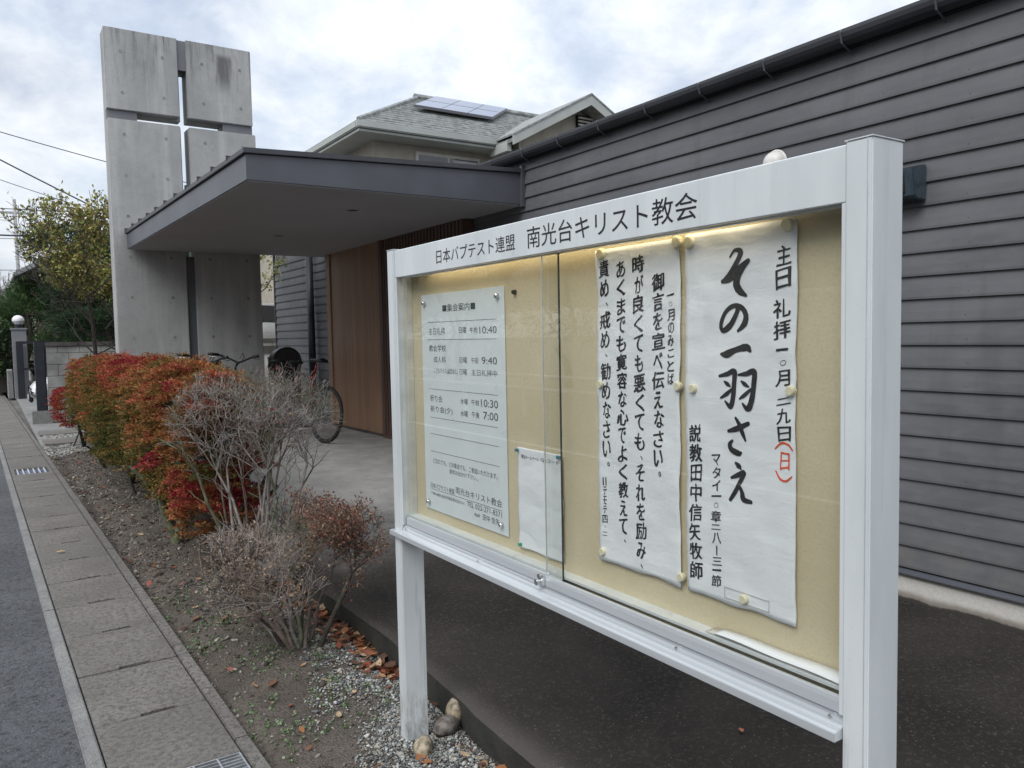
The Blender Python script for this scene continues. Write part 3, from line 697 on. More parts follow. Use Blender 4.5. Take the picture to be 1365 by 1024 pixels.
for (ya, yb) in ((YR0, YR1), (YL0, YL1)):
    MB().box(BX - .0012, BX + .0005, ya + .008, ya + .0095, .0, ZT - .001).build('seam', 'alu2', nb)
for (y, z) in ((YR1 + .03, .862), (YL0 - .03, .862), (2.2, .862), (1.3, .862)):
    MB().tube([(BX + .0075, y, z), (BX + .004, y, z)], .0035, 10).build('screw', 'chrome', nb)
MB().box(BX + .099, BX + .0, YR0, YR1, 0, .001) if False else None
lt = MB().tube([(BX + .05, 1.10, 1.880), (BX + .05, 2.60, 1.880)], .007, 10).build('lamp_tube', 'tube', nb, smooth=True)

# lettering ---------------------------------------------------
_fc = {}
def glyph(txt, offset=0.):
    key = (txt, offset)
    if key in _fc: return _fc[key]
    c = bpy.data.curves.new('t', 'FONT'); c.body = txt; c.offset = offset; c.resolution_u = 3
    o = bpy.data.objects.new('t', c); COL.objects.link(o); dg = bpy.context.evaluated_depsgraph_get()
    me = bpy.data.meshes.new_from_object(o.evaluated_get(dg)); v = np.zeros(len(me.vertices) * 3); me.vertices.foreach_get('co', v)
    f = [tuple(p.vertices) for p in me.polygons]; bpy.data.objects.remove(o); bpy.data.curves.remove(c); bpy.data.meshes.remove(me)
    _fc[key] = (v.reshape(-1, 3)[:, :2], f); return _fc[key]
def letters(name, items, xfun, mat, parent, jit=0.):
    """items: (text, y_left, y_right, z_top, z_bottom, bold, shear)"""
    mb = MB()
    for (t, y0, y1, z1, z0, bold, sh) in items:
        v, f = glyph(t, 0.)
        if len(v) == 0: continue
        mn = v.min(0); mx = v.max(0); u = (v - mn) / np.maximum(mx - mn, 1e-6)
        s = random.uniform(0, 100)
        em = abs(y1 - y0); dd = bold * em; dense = len(v) > 330
        if dense: dd *= .6
        passes = [(0, 0)] if bold == 0 else [(0, 0), (dd, -dd * .5), (-dd * .9, dd * .35), (dd * .2, dd * .7)]
        for kp, (ax_, bx_) in enumerate(passes):
            pts = []
            for a, b in u:
                yy = y0 + (y1 - y0) * a; zz = z0 + (z1 - z0) * b
                zz += sh * (a - .5) * abs(y1 - y0)
                if jit:
                    q1 = noise.noise(Vector((yy * 90, zz * 90, s))); q2 = noise.noise(Vector((yy * 90, zz * 90, s + 7))); pw = 1 + 1.2 * noise.noise(Vector((yy * 60, zz * 60, s + 20)))
                    yy += jit * q1 + ax_ * pw; zz += jit * q2 + bx_ * pw
                pts.append((xfun(yy, zz) - .00002 * kp, yy, zz))
            mb.add(pts, f)
    me = bpy.data.meshes.new(name); o_ = wloc(parent); me.from_pydata([(p[0] - o_.x, p[1] - o_.y, p[2] - o_.z) for p in mb.v], [], mb.f)
    me.materials.append(MT[mat]); o = bpy.data.objects.new(name, me); COL.objects.link(o); o.parent = parent
    if name == 'lettering': o['kind'] = 'stuff'
    return o
def header_letters(txt, y0, y1, z1, z0):
    v, f = glyph(txt); mn = v.min(0); mx = v.max(0); n = len(txt); a0 = 0.; adv = 1.0
    w2, _ = glyph(txt[0] * 2); g1, _ = glyph(txt[0]); adv = w2[:, 0].max() - g1[:, 0].max()
    cen = {}
    for q in f:
        cx = sum(v[i][0] for i in q) / len(q); k = max(0, min(n - 1, int(cx / adv))); cen.setdefault(k, []).append(q)
    for k, fs in sorted(cen.items()):
        ids = sorted({i for q in fs for i in q}); mp = {i: j for j, i in enumerate(ids)}
        mb = MB().add([(BX + .0032, y0 + (y1 - y0) * (v[i][0] - mn[0]) / (mx[0] - mn[0]), z0 + (z1 - z0) * (v[i][1] - mn[1]) / (mx[1] - mn[1])) for i in ids], [tuple(mp[i] for i in q) for q in fs])
        mb.build('letter', 'letter_black', hd)
header_letters('日本バプテスト連盟', 2.430, 1.941, 1.900, 1.8525); header_letters('南光台キリスト教会', 1.878, 1.224, 1.909, 1.8485)

# information plate
PX = BX + .0670
ip = thing('information_plate', 'white acrylic plate of meeting times bolted at the left of the board', 'sign', (PX, 2.39, 1.35))
MB().box(PX, PX + .003, 2.104, 2.678, .951, 1.758).build('plate', 'plate', ip, bevel=.0006)
PL = [('■集会案内■', 2.511, 2.282, 1.7170, 1.6895), ('主日礼拝', 2.621, 2.495, 1.6340, 1.6090), ('日曜', 2.395, 2.344, 1.6330, 1.6120), ('午前', 2.321, 2.270, 1.6320, 1.6110), ('10:40', 2.257, 2.150, 1.6330, 1.6090),
      ('教会学校', 2.621, 2.493, 1.5720, 1.5470), ('成人科', 2.588, 2.495, 1.5300, 1.5070), ('日曜', 2.395, 2.344, 1.5290, 1.5085), ('午前', 2.315, 2.268, 1.5290, 1.5085), ('9:40', 2.247, 2.152, 1.5315, 1.5075),
      ('こどもクラス(幼児含む)', 2.590, 2.411, 1.4875, 1.4650), ('日曜', 2.397, 2.346, 1.4875, 1.4670), ('主日礼拝中', 2.317, 2.152, 1.4885, 1.4675),
      ('祈り会', 2.623, 2.528, 1.3865, 1.3615), ('水曜', 2.395, 2.345, 1.3850, 1.3650), ('午前', 2.321, 2.270, 1.3855, 1.3655), ('10:30', 2.257, 2.151, 1.3900, 1.3645),
      ('祈り会(夕)', 2.623, 2.455, 1.3465, 1.3195), ('水曜', 2.397, 2.347, 1.3430, 1.3220), ('午後', 2.320, 2.269, 1.3445, 1.3230), ('7:00', 2.244, 2.152, 1.3490, 1.3230),
      ('どなたでも、どの集会でも、ご参加いただけます。', 2.611, 2.163, 1.1495, 1.1300), ('是非お出かけ下さい。', 2.488, 2.292, 1.1235, 1.1065),
      ('日本バプテスト連盟', 2.636, 2.456, 1.0540, 1.0340), ('南光台キリスト教会', 2.446, 2.139, 1.0655, 1.0400),
      ('〒981-8003 仙台市泉区南光台5-5-5', 2.634, 2.385, 1.0210, 1.0075), ('TEL 022-271-8371', 2.368, 2.141, 1.0255, 1.0075), ('牧師', 2.317, 2.282, .9935, .9810), ('田中 信矢', 2.261, 2.157, .9995, .9780)]
letters('lettering', [(*p, 0, 0) for p in PL], lambda y, z: PX - .0006, 'ink_grey', ip)
rl = MB()
for (a, b, z) in ((2.628, 2.150, 1.655), (2.632, 2.152, 1.591), (2.628, 2.150, 1.408), (2.627, 2.154, 1.302), (2.626, 2.150, 1.240), (2.629, 2.150, 1.1745), (2.633, 2.140, 1.030)):
    rl.box(PX - .0005, PX, b, a, z - .0007, z + .0007)
rl.build('ruled_lines', 'ink_grey', ip)
for (y, z) in ((2.648, 1.727), (2.139, 1.728), (2.649, .979), (2.139, .985)):
    MB().tube([(PX, y, z), (PX - .010, y, z), (PX - .013, y, z)], [.0085, .0085, .006], 16).build('bolt', 'chrome', ip, smooth=False)

# papers: wavy sheets
def sheet(name, label, cat, y0, y1, z0, z1, seed, wav=.006, amp=.004, lean=0., mat='paper', edge=None):
    """returns thing and its surface function"""
    xb = BX + .0665
    def off(y, z):
        u = (z - z0) / (z1 - z0)
        w = amp * (math.sin(u * 9 + seed) * .5 + .7 * noise.noise(Vector((y * 9, z * 7, seed))) + .35 * noise.noise(Vector((y * 22, z * 26, seed + 3))))
        return xb - abs(w) - .0015 - lean * max(0, .12 - u) * .1
    def ysh(y, z):
        u = (z - z0) / (z1 - z0)
        return wav * (math.sin(u * 5.1 + seed * 1.3) * .3 + noise.noise(Vector((seed, z * 8, 0))) * 1.0 + noise.noise(Vector((seed + 4, z * 21, y * 3))) * .35)
    nx_, nz_ = 26, 70; vs = []; fs = []
    for j in range(nz_ + 1):
        for i in range(nx_ + 1):
            y = y0 + (y1 - y0) * i / nx_; z = z0 + (z1 - z0) * j / nz_
            yy = y + ysh(y, z); zz = z + (.006 * noise.noise(Vector((y * 13, seed, 0))) if j == 0 else 0); vs.append((off(yy, zz), yy, zz))
    for j in range(nz_):
        for i in range(nx_):
            a = j * (nx_ + 1) + i; fs.append((a, a + 1, a + nx_ + 2, a + nx_ + 1))
    t = thing(name, label, cat, (xb, (y0 + y1) / 2, (z0 + z1) / 2))
    mb = MB(); mb.add(vs, fs); o = mb.build('sheet', mat, t, smooth=True)
    sm = o.modifiers.new('thickness', 'SOLIDIFY'); sm.thickness = .0004; sm.offset = 1.0
    return t, (lambda y, z: off(y, z) - .0011)
qp, qf = sheet('paper_note', 'small blank-bodied white paper note pinned beside the plate behind the pane overlap', 'paper', 1.806, 2.038, .936, 1.253, 2.0, .004, .004)
letters('lettering', [('教会ホームページ', 2.016, 1.925, 1.2325, 1.2195, .01, 0), ('QRコード', 1.912, 1.820, 1.2330, 1.2205, .01, 0)], qf, 'ink', qp)
ls, lf = sheet('hanging_scroll', 'narrower white calligraphy scroll with five columns, left of the large-lettered one', 'scroll', 1.338, 1.642, .987, 1.822, 5.0, .006, .005)
rs, rf_ = sheet('hanging_scroll', 'right-hand white calligraphy scroll with big brushed characters and a red one', 'scroll', 1.014, 1.318, .986, 1.826, 9.0, .005, .006)
# vertical brush columns
PUNC = '、。'
def column(txt, yc, z1, z0, w, bold=.018, spacing=None):
    n = len(txt); H = (z1 - z0); wt = [.62 if c in PUNC else (.7 if c in '一二三〇・' else 1.) for c in txt]; tot = sum(wt); items = []; z = z1
    for c, q in zip(txt, wt):
        h = H * q / tot; g = h * .86
        kana = ord(c) < 0x3100 and c not in PUNC
        ww = w * (random.uniform(.72, .86) if kana else random.uniform(.9, 1.05)); y = yc + random.uniform(-.03, .03) * w
        zc = z - h / 2
        if c in PUNC:
            s = w * (.2 if c == '、' else .24); items.append((c, y - w * .02, y - w * .02 - s, zc + s * .6, zc - s * .5, bold, 0))
        elif c == '一': items.append((c, y + ww * .48, y - ww * .48, zc + w * .07, zc - w * .05, bold, .14))
        elif c == 'ー': items.append(('|', y + w * .05, y - w * .05, zc + h * .4, zc - h * .4, bold, 0))
        elif c == '・': items.append((c, y + w * .08, y - w * .08, zc + w * .08, zc - w * .08, bold, 0))
        elif c == '〇': items.append((c, y + w * .22, y - w * .22, zc + w * .2, zc - w * .2, 0, .1))
        else:
            g2 = g * (.72 if c in 'こニ' else (.6 if c in '二' else 1))
            items.append((c, y + ww * .5, y - ww * .5, zc + g2 / 2, zc - g2 / 2, bold * random.uniform(.7, 1.3), random.uniform(.10, .2)))
        z -= h
    return items
J = .0024
letters('brush_column', column('一〇月のみことば', 1.367, 1.700, 1.474, .026, .026), lf, 'ink', ls, J * .7)
letters('brush_column', column('御言を宣べ伝えなさい。', 1.410, 1.748, 1.238, .041, .034), lf, 'ink', ls, J)
letters('brush_column', column('時が良くても悪くても、それを励み、', 1.478, 1.797, .990, .040, .034), lf, 'ink', ls, J)
letters('brush_column', column('あくまでも寛容な心でよく教えて、', 1.544, 1.789, 1.042, .040, .034), lf, 'ink', ls, J)
letters('brush_column', column('責め、戒め、勧めなさい。', 1.607, 1.797, 1.236, .040, .034), lf, 'ink', ls, J)
letters('brush_column', column('Ⅱテモテ四・二', 1.619, 1.217, 1.052, .020, .014), lf, 'ink', ls, J * .5)
letters('brush_column', column('主日', 1.045, 1.778, 1.682, .036, .026) + column('礼拝', 1.049, 1.667, 1.580, .040, .026) + column('一〇月', 1.046, 1.573, 1.482, .034, .026) + column('二九日', 1.043, 1.466, 1.368, .034, .026), rf_, 'ink', rs, J)
letters('red_character', [('日', 1.053, 1.030, 1.347, 1.311, .012, .05)], rf_, 'ink_red', rs, J)
letters('brush_column', column('マタイ一〇章二八ー三一節', 1.226, 1.325, 1.015, .030, .018), rf_, 'ink', rs, J * .7)
letters('brush_column', column('説教田中信矢牧師', 1.289, 1.388, 1.016, .038, .026), rf_, 'ink', rs, J)
def stroke(mb, pts, xf):
    P = []; n = len(pts)
    for i in range(n - 1):
        p0 = pts[max(0, i - 1)]; p1 = pts[i]; p2 = pts[i + 1]; p3 = pts[min(n - 1, i + 2)]
        for k in range(6):
            t = k / 6; t2 = t * t; t3 = t2 * t
            P.append(tuple(.5 * ((2 * p1[q]) + (-p0[q] + p2[q]) * t + (2 * p0[q] - 5 * p1[q] + 4 * p2[q] - p3[q]) * t2 + (-p0[q] + 3 * p1[q] - 3 * p2[q] + p3[q]) * t3) for q in range(3)))
    P.append(pts[-1]); vs = []
    for i, (y, z, w) in enumerate(P):
        a = P[max(0, i - 1)]; b = P[min(len(P) - 1, i + 1)]; d = Vector((b[0] - a[0], b[1] - a[1])); d = d.normalized() if d.length > 0 else Vector((1, 0)); nrm = Vector((-d.y, d.x))
        w = max(w, .003) * .5 * (1 + .10 * noise.noise(Vector((y * 300, z * 300, 0))))
        for s in (1, -1): yy = y + nrm.x * w * s; zz = z + nrm.y * w * s; vs.append((xf(yy, zz), yy, zz))
    k = len(P); fs = [(2 * i, 2 * i + 1, 2 * i + 3, 2 * i + 2) for i in range(k - 1)]
    # rounded ends
    base = len(vs)
    for (e, s) in ((0, -1), (k - 1, 1)):
        y, z, w = P[e]; w = max(w, .003) * .5; a = P[0] if e == 0 else P[-2]; b = P[1] if e == 0 else P[-1]; ang = math.atan2(b[1] - a[1], b[0] - a[0]) + (math.pi if s < 0 else 0)
        st = len(vs); vs.append((xf(y, z), y, z))
        for q in range(9):
            t = ang - math.pi / 2 + math.pi * q / 8; yy = y + math.cos(t) * w; zz = z + math.sin(t) * w; vs.append((xf(yy, zz), yy, zz))
        fs += [(st, st + 1 + q, st + 2 + q) for q in range(8)]
    mb.add(vs, fs)
BRUSH = {
 'so': [[(1.184, 1.763, .0057), (1.171, 1.776, .0091), (1.154, 1.771, .0148), (1.163, 1.751, .0148), (1.184, 1.727, .0137), (1.206, 1.711, .008)], [(1.206, 1.711, .0114), (1.184, 1.717, .0194), (1.157, 1.734, .0206), (1.133, 1.75, .0126)], [(1.136, 1.746, .008), (1.157, 1.725, .016), (1.167, 1.706, .0217), (1.16, 1.689, .0206), (1.142, 1.677, .008)]],
 'no': [[(1.169, 1.659, .0069), (1.163, 1.651, .0137), (1.176, 1.625, .0148), (1.191, 1.609, .0171), (1.207, 1.602, .0126), (1.211, 1.616, .0114), (1.2, 1.641, .0114), (1.179, 1.655, .0126), (1.157, 1.653, .0137), (1.142, 1.636, .016), (1.145, 1.617, .0171), (1.163, 1.601, .008)]],
 'ichi': [[(1.21, 1.55, .0069), (1.194, 1.55, .0194), (1.167, 1.56, .0148), (1.14, 1.565, .0194), (1.131, 1.558, .0103)]],
 'wings': [[(1.213, 1.501, .0069), (1.191, 1.506, .0126), (1.172, 1.512, .0148), (1.172, 1.485, .0137), (1.174, 1.456, .0148), (1.182, 1.434, .0148), (1.197, 1.445, .0057)], [(1.198, 1.489, .0057), (1.19, 1.484, .0114), (1.182, 1.479, .0046)], [(1.21, 1.452, .0046), (1.192, 1.462, .0114), (1.178, 1.473, .0057)],
           [(1.161, 1.505, .0057), (1.14, 1.508, .0126), (1.12, 1.513, .0148), (1.121, 1.483, .0148), (1.125, 1.449, .016), (1.134, 1.432, .0148), (1.147, 1.443, .0057)], [(1.153, 1.491, .0057), (1.144, 1.485, .0114), (1.134, 1.48, .0046)], [(1.156, 1.453, .0046), (1.143, 1.462, .0114), (1.128, 1.475, .0069)]],
 'sa': [[(1.19, 1.379, .0085), (1.163, 1.387, .0146), (1.134, 1.4, .011)], [(1.166, 1.41, .0073), (1.157, 1.397, .0122), (1.149, 1.377, .0122), (1.143, 1.362, .0061)], [(1.178, 1.359, .0061), (1.186, 1.35, .0122), (1.182, 1.338, .0158), (1.163, 1.332, .0158), (1.156, 1.334, .0073)]],
 'e': [[(1.17, 1.309, .0085), (1.162, 1.303, .0146), (1.157, 1.298, .0061)], [(1.183, 1.275, .0073), (1.163, 1.284, .0134), (1.147, 1.291, .0122), (1.16, 1.267, .0122), (1.173, 1.244, .0122), (1.186, 1.225, .0098)], [(1.178, 1.239, .0061), (1.162, 1.256, .0098), (1.154, 1.247, .0122), (1.149, 1.231, .0158), (1.128, 1.229, .0098)]]}
for kk, sts in BRUSH.items():
    mb = MB()
    for i_, s in enumerate(sts):
        stroke(mb, [(y, z, w * .86) for y, z, w in s], lambda y, z, i_=i_: rf_(y, z) - .00007 * i_)
    mb.build('brush_character', 'ink', rs)
mb = MB()
stroke(mb, [(1.066, 1.353, .003), (1.05, 1.366, .0045), (1.032, 1.364, .0045), (1.022, 1.354, .003)], rf_)
stroke(mb, [(1.064, 1.306, .003), (1.053, 1.291, .0045), (1.038, 1.288, .0045), (1.024, 1.299, .003)], rf_)
mb.build('red_bracket', 'ink_red', rs)
ob = MB()
for (a, b, c, d) in ((1.08, 1.203, .9985, 1.0), (1.08, 1.203, 1.022, 1.0235), (1.08, 1.0815, .9985, 1.0235), (1.2015, 1.203, .9985, 1.0235)):
    ob.box(rf_(1.14, 1.01) - .0006, rf_(1.14, 1.01), a, b, c, d)
ob.build('faint_box', 'trim_white', rs)
# magnets
mags = [(1.619, 1.811, 'at the top left corner of the narrower scroll'), (1.341, 1.812, 'at the top right corner of the narrower scroll'), (1.301, 1.807, 'at the top left corner of the big-lettered scroll'),
        (1.033, 1.814, 'at the top right corner of the big-lettered scroll'), (1.627, 1.465, 'halfway down the left edge of the narrower scroll'), (1.341, 1.472, 'halfway down the right edge of the narrower scroll'),
        (1.293, 1.469, 'halfway down the left edge of the big-lettered scroll'), (1.025, 1.476, 'halfway down the right edge of the big-lettered scroll'), (1.625, 1.011, 'at the bottom left corner of the narrower scroll'),
        (1.335, 1.012, 'at the bottom right corner of the narrower scroll'), (1.145, 1.010, 'inside the faint box at the foot of the big-lettered scroll')]
for i, (y, z, w) in enumerate(mags):
    r = .0145 if i < 4 else .0105; xx = BX + .060
    mg = MB().tube([(xx + .006, y, z), (xx - .004, y, z), (xx - .007, y, z)], [r, r, r * .82], 22).build('magnet', 'magnet')
    o = tag(mg, 'round ivory magnet ' + w, 'magnet', 'round ivory magnets holding the scrolls')
pins = [(2.033, 1.243, 'black', 'dark push pin at the top left corner of the small note'), (1.817, 1.246, 'steel_dark', 'dark push pin at the top right corner of the small note'), (2.024, .946, None, 'green push pin at the bottom left corner of the small note')]
MT['pin_green'] = simple('green_plastic', (.02, .35, .18), .35, .05, 9); MT['pin_blue'] = simple('blue_grey_plastic', (.06, .2, .26), .35, .05, 9)
for (y, z, mt, lab) in pins:
    mm = 'pin_green' if mt is None else 'pin_blue'
    p = MB().tube([(BX + .062, y, z), (BX + .0585, y, z), (BX + .058, y, z), (BX + .0545, y + .001, z), (BX + .0535, y + .001, z)], [.005, .005, .0035, .0038, .0058], 12).build('push_pin', mm)
    tag(p, lab.replace('dark', 'blue-grey'), 'push pin', 'push pins on the small note')
p = MB().tube([(BX + .071, 2.045, 1.735), (BX + .060, 2.045, 1.735)], [.008, .006], 14).build('push_pin', 'black'); tag(p, 'lone dark stud on the bare board right of the white plate', 'push pin')
# loose papers lying on the ledge at the right
for i, (dz, c, lab) in enumerate(((0, 'paper', 'loose white paper strip lying uppermost on the ledge, bottom right of board'), (1, 'trim_white', 'greyish curled paper strip lying under the white one on the ledge'))):
    vs = []; fs = []; n = 30
    for j in range(n + 1):
        y = .874 + (.335 + .03 * i) * j / n; t = j / n
        z = .9135 + .002 * (1 - i) + .005 * math.sin(t * 2.4) * (1 - i * .6) + .0015 * math.sin(t * 9 + i)
        vs += [(BX + .034 + .004 * i, y, z), (BX + .052, y, z + .001 + .003 * (1 - t)), (BX + .068, y, z + .006 * (1 - t) + .002)]
    for j in range(n):
        for q in range(2): a = j * 3 + q; fs.append((a, a + 1, a + 4, a + 3))
    pm = MB().add(vs, fs).build('loose_paper', c, smooth=True); sm = pm.modifiers.new('thickness', 'SOLIDIFY'); sm.thickness = .0008; tag(pm, lab, 'paper')

# ------------------------------------------------------------ plants
def leaf_cloud(pts, size, cols, normals=None, fold=.25, aspect=.55, sizevar=.35, rng=RNG):
    """diamond shaped two-triangle leaves; returns V,F,C"""
    n = len(pts); d = rng.normal(size=(n, 3)); d /= np.linalg.norm(d, axis=1)[:, None]
    if normals is not None: d = d * .8 + normals; d /= np.linalg.norm(d, axis=1)[:, None]
    e = rng.normal(size=(n, 3)); e -= d * (e * d).sum(1)[:, None]; e /= np.linalg.norm(e, axis=1)[:, None]
    s = (size * (1 + sizevar * rng.uniform(-1, 1, n)))[:, None]; nn = np.cross(d, e)
    a = pts; b = pts + d * s; c1 = pts + d * s * .5 + e * s * aspect * .5 + nn * s * fold * .3; c2 = pts + d * s * .5 - e * s * aspect * .5 + nn * s * fold * .3
    V = np.stack([a, c1, b, c2], 1).reshape(-1, 3); i = np.arange(n)[:, None] * 4
    F = np.concatenate([i + np.array([[0, 1, 2]]), i + np.array([[0, 2, 3]])], 1).reshape(-1, 3)
    C = np.repeat(cols, 2, axis=0); return V, F, C
def pal(t, stops):
    t = np.clip(t, 0, 1); xs = [s[0] for s in stops]; return np.stack([np.interp(t, xs, [s[1][k] for s in stops]) for k in range(3)], 1)
def nz3(P, sc, off=0.):
    return np.array([noise.noise(Vector((p[0] * sc + off, p[1] * sc, p[2] * sc))) for p in P])
def grow(mb, p, d, L, r, depth, inside, rng, spread=.55, up=.15, tips=None, sides=4, minr=.0011, split=(2, 3), shrink=.74):
    """recursive crooked branch"""
    n = 3; pts = [p]; rad = [r]; q = Vector(p); dd = Vector(d)
    for i in range(n):
        dd = (dd + Vector((rng.gauss(0, .16), rng.gauss(0, .16), rng.gauss(0, .12) + up * .25))).normalized(); q = q + dd * (L / n); pts.append(q.copy()); rad.append(max(minr, r * (1 - .28 * (i + 1) / n)))
    mb.tube(pts, rad, sides if r > .004 else 3, cap=False)
    if depth <= 0 or not inside(q):
        if tips is not None: tips.append((q.copy(), dd.copy()))
        return
    for k in range(rng.randint(*split)):
        nd = (dd + Vector((rng.gauss(0, spread), rng.gauss(0, spread), rng.gauss(0, spread * .7) + up))).normalized()
        grow(mb, q, nd, L * rng.uniform(shrink - .1, shrink + .1), rad[-1] * rng.uniform(.6, .8), depth - 1, inside, rng, spread, up, tips, sides, minr, split, shrink)
    if tips is not None and depth < 3: tips.append((q.copy(), dd.copy()))

AUT = [(0, (.050, .070, .018)), (.22, (.11, .115, .030)), (.42, (.21, .145, .040)), (.58, (.33, .155, .055)), (.75, (.42, .145, .065)), (.9, (.40, .06, .06)), (1, (.30, .03, .045))]
def azalea(name, label, cy, hy, x0, x1, zb, zt, n, seed, bias, stems, redspots=()):
    rng = np.random.default_rng(seed); t = thing(name, label, 'shrub', ((x0 + x1) / 2, cy, 0), 0, 'clipped azalea bushes in a row')
    cx = (x0 + x1) / 2; hx = (x1 - x0) / 2; cz_ = (zb + zt) / 2; hz = (zt - zb) / 2
    d = rng.normal(size=(n, 3)); d[:, 2] = np.abs(d[:, 2]) * np.where(rng.random(n) < .3, -1, 1); d /= np.abs(d).max(axis=1)[:, None] ** .55 * np.linalg.norm(d, axis=1)[:, None] ** .45
    # clumps: sprays set on a lumpy surface
    n = n // 10; d = d[:n]; C0 = np.array([cx, cy, cz_])
    P = C0 + d * np.array([hx, hy, hz]) * (1 - np.abs(rng.normal(0, .10, n)) + nz3(np.stack([cx + d[:, 0] * hx, cy + d[:, 1] * hy, cz_ + d[:, 2] * hz], 1), 3.0, seed) * .26)[:, None]
    P[:, 2] = np.minimum(P[:, 2], zt + .015 * rng.normal(size=n))
    hole = nz3(P, 4.5, seed + 20); P = P[(hole > -.42 + .2 * (rng.random(n) - .5))]; m_ = len(P); k = 60
    # every clump is a flattened spray of small leaves, tiers lying over one another
    cr = rng.uniform(.035, .075, m_); out_ = (P - C0) / np.array([hx, hy, hz]); out_ /= np.linalg.norm(out_, axis=1)[:, None]
    L = rng.normal(0, 1, (m_, k, 3)); L /= np.linalg.norm(L, axis=2)[..., None]; L *= rng.uniform(.3, 1., (m_, k, 1)) ** .5; L[..., 2] *= .38; L[..., 2] = np.abs(L[..., 2])
    Q = (P[:, None, :] + L * cr[:, None, None] + out_[:, None, :] * (L[..., :1] * 0 + .0)).reshape(-1, 3)
    stray = rng.random(m_) < .10; off = np.zeros((m_, 3)); off[stray] = out_[stray] * rng.uniform(.02, .09, (stray.sum(), 1)); Q = (Q.reshape(m_, k, 3) + off[:, None, :] * rng.uniform(0, 1, (m_, k, 1))).reshape(-1, 3)
    tt = bias + nz3(P, 1.9, seed + 9) * .36 + nz3(P, 6.5, seed + 11) * .30 + .20 * (P[:, 2] - cz_) / hz + rng.normal(0, .07, m_)
    for (ry, rz, rr_) in redspots: tt += .6 * np.exp(-(((P[:, 1] - ry) / rr_) ** 2 + ((P[:, 2] - rz) / rr_) ** 2))
    tt = np.repeat(tt, k) + rng.normal(0, .06, m_ * k) + .10 * (L[..., 2] / .38 - .5).reshape(-1); col = pal(tt, AUT) * rng.uniform(.75, 1.25, (m_ * k, 1)) * np.repeat(rng.uniform(.7, 1.2, m_), k)[:, None]
    nrm = L.reshape(-1, 3) + np.repeat(out_, k, axis=0) * .5 + np.array([0, 0, .25])
    V, F, C = leaf_cloud(Q, .020, col, nrm, rng=rng)
    tag(np_mesh('foliage', V, F, 'leaf', t, C), kind='stuff')
    rg = random.Random(seed)
    for (sxx, syy, r) in stems:
        mb = MB(); z0 = soil_z(sxx, syy) - .03
        def inside(q): return ((q.x - cx) / hx) ** 2 + ((q.y - cy) / hy) ** 2 < .9 and q.z < zt - .12
        for _ in range(2 if r > .02 else 1):
            grow(mb, Vector((sxx, syy, z0)), Vector((rg.gauss(0, .25), rg.gauss(0, .3), 1)).normalized(), .42, r, 4, inside, rg, .5, .22, None, 6, .002)
        mb.build('stem', 'mossy' if rg.random() < .4 else 'bark_dark', t, smooth=True)
    return t
azalea('azalea_bush', 'farthest clipped orange-green bush, set beside the small crimson one', 12.7, 1.35, .93, 1.70, .34, 1.40, 18000, 21, .46, [(1.14, 13.7, .03), (1.2, 12.6, .02), (1.17, 11.6, .025)])
azalea('azalea_bush', 'long middle clipped bush, olive green flushed with orange', 9.75, 2.15, .92, 1.66, .28, 1.42, 38000, 33, .44, [(1.16, 11.24, .02), (1.27, 9.83, .025), (1.2, 9.0, .018), (1.3, 8.3, .022)])
azalea('azalea_bush', 'nearest clipped bush, orange above and crimson low down next to bare twigs', 6.62, 1.38, .93, 1.60, .38, 1.42, 28000, 45, .50, [(1.32, 7.2, .045), (1.16, 6.6, .035), (1.28, 5.8, .04), (1.36, 6.2, .04)], [(5.6, .55, .24), (6.2, .8, .16)])
azalea('azalea_bush', 'small crimson bush peeping out at the far left foot of the row', 14.05, .42, .80, 1.22, .32, .92, 3600, 57, 1.0, [(1.0, 14.0, .012)])
azalea('azalea_bush', 'low rusty shoots with crimson tips at the foot of the nearest bush', 5.75, .42, 1.02, 1.5, .22, .72, 2000, 68, .75, [(1.25, 5.75, .012)])

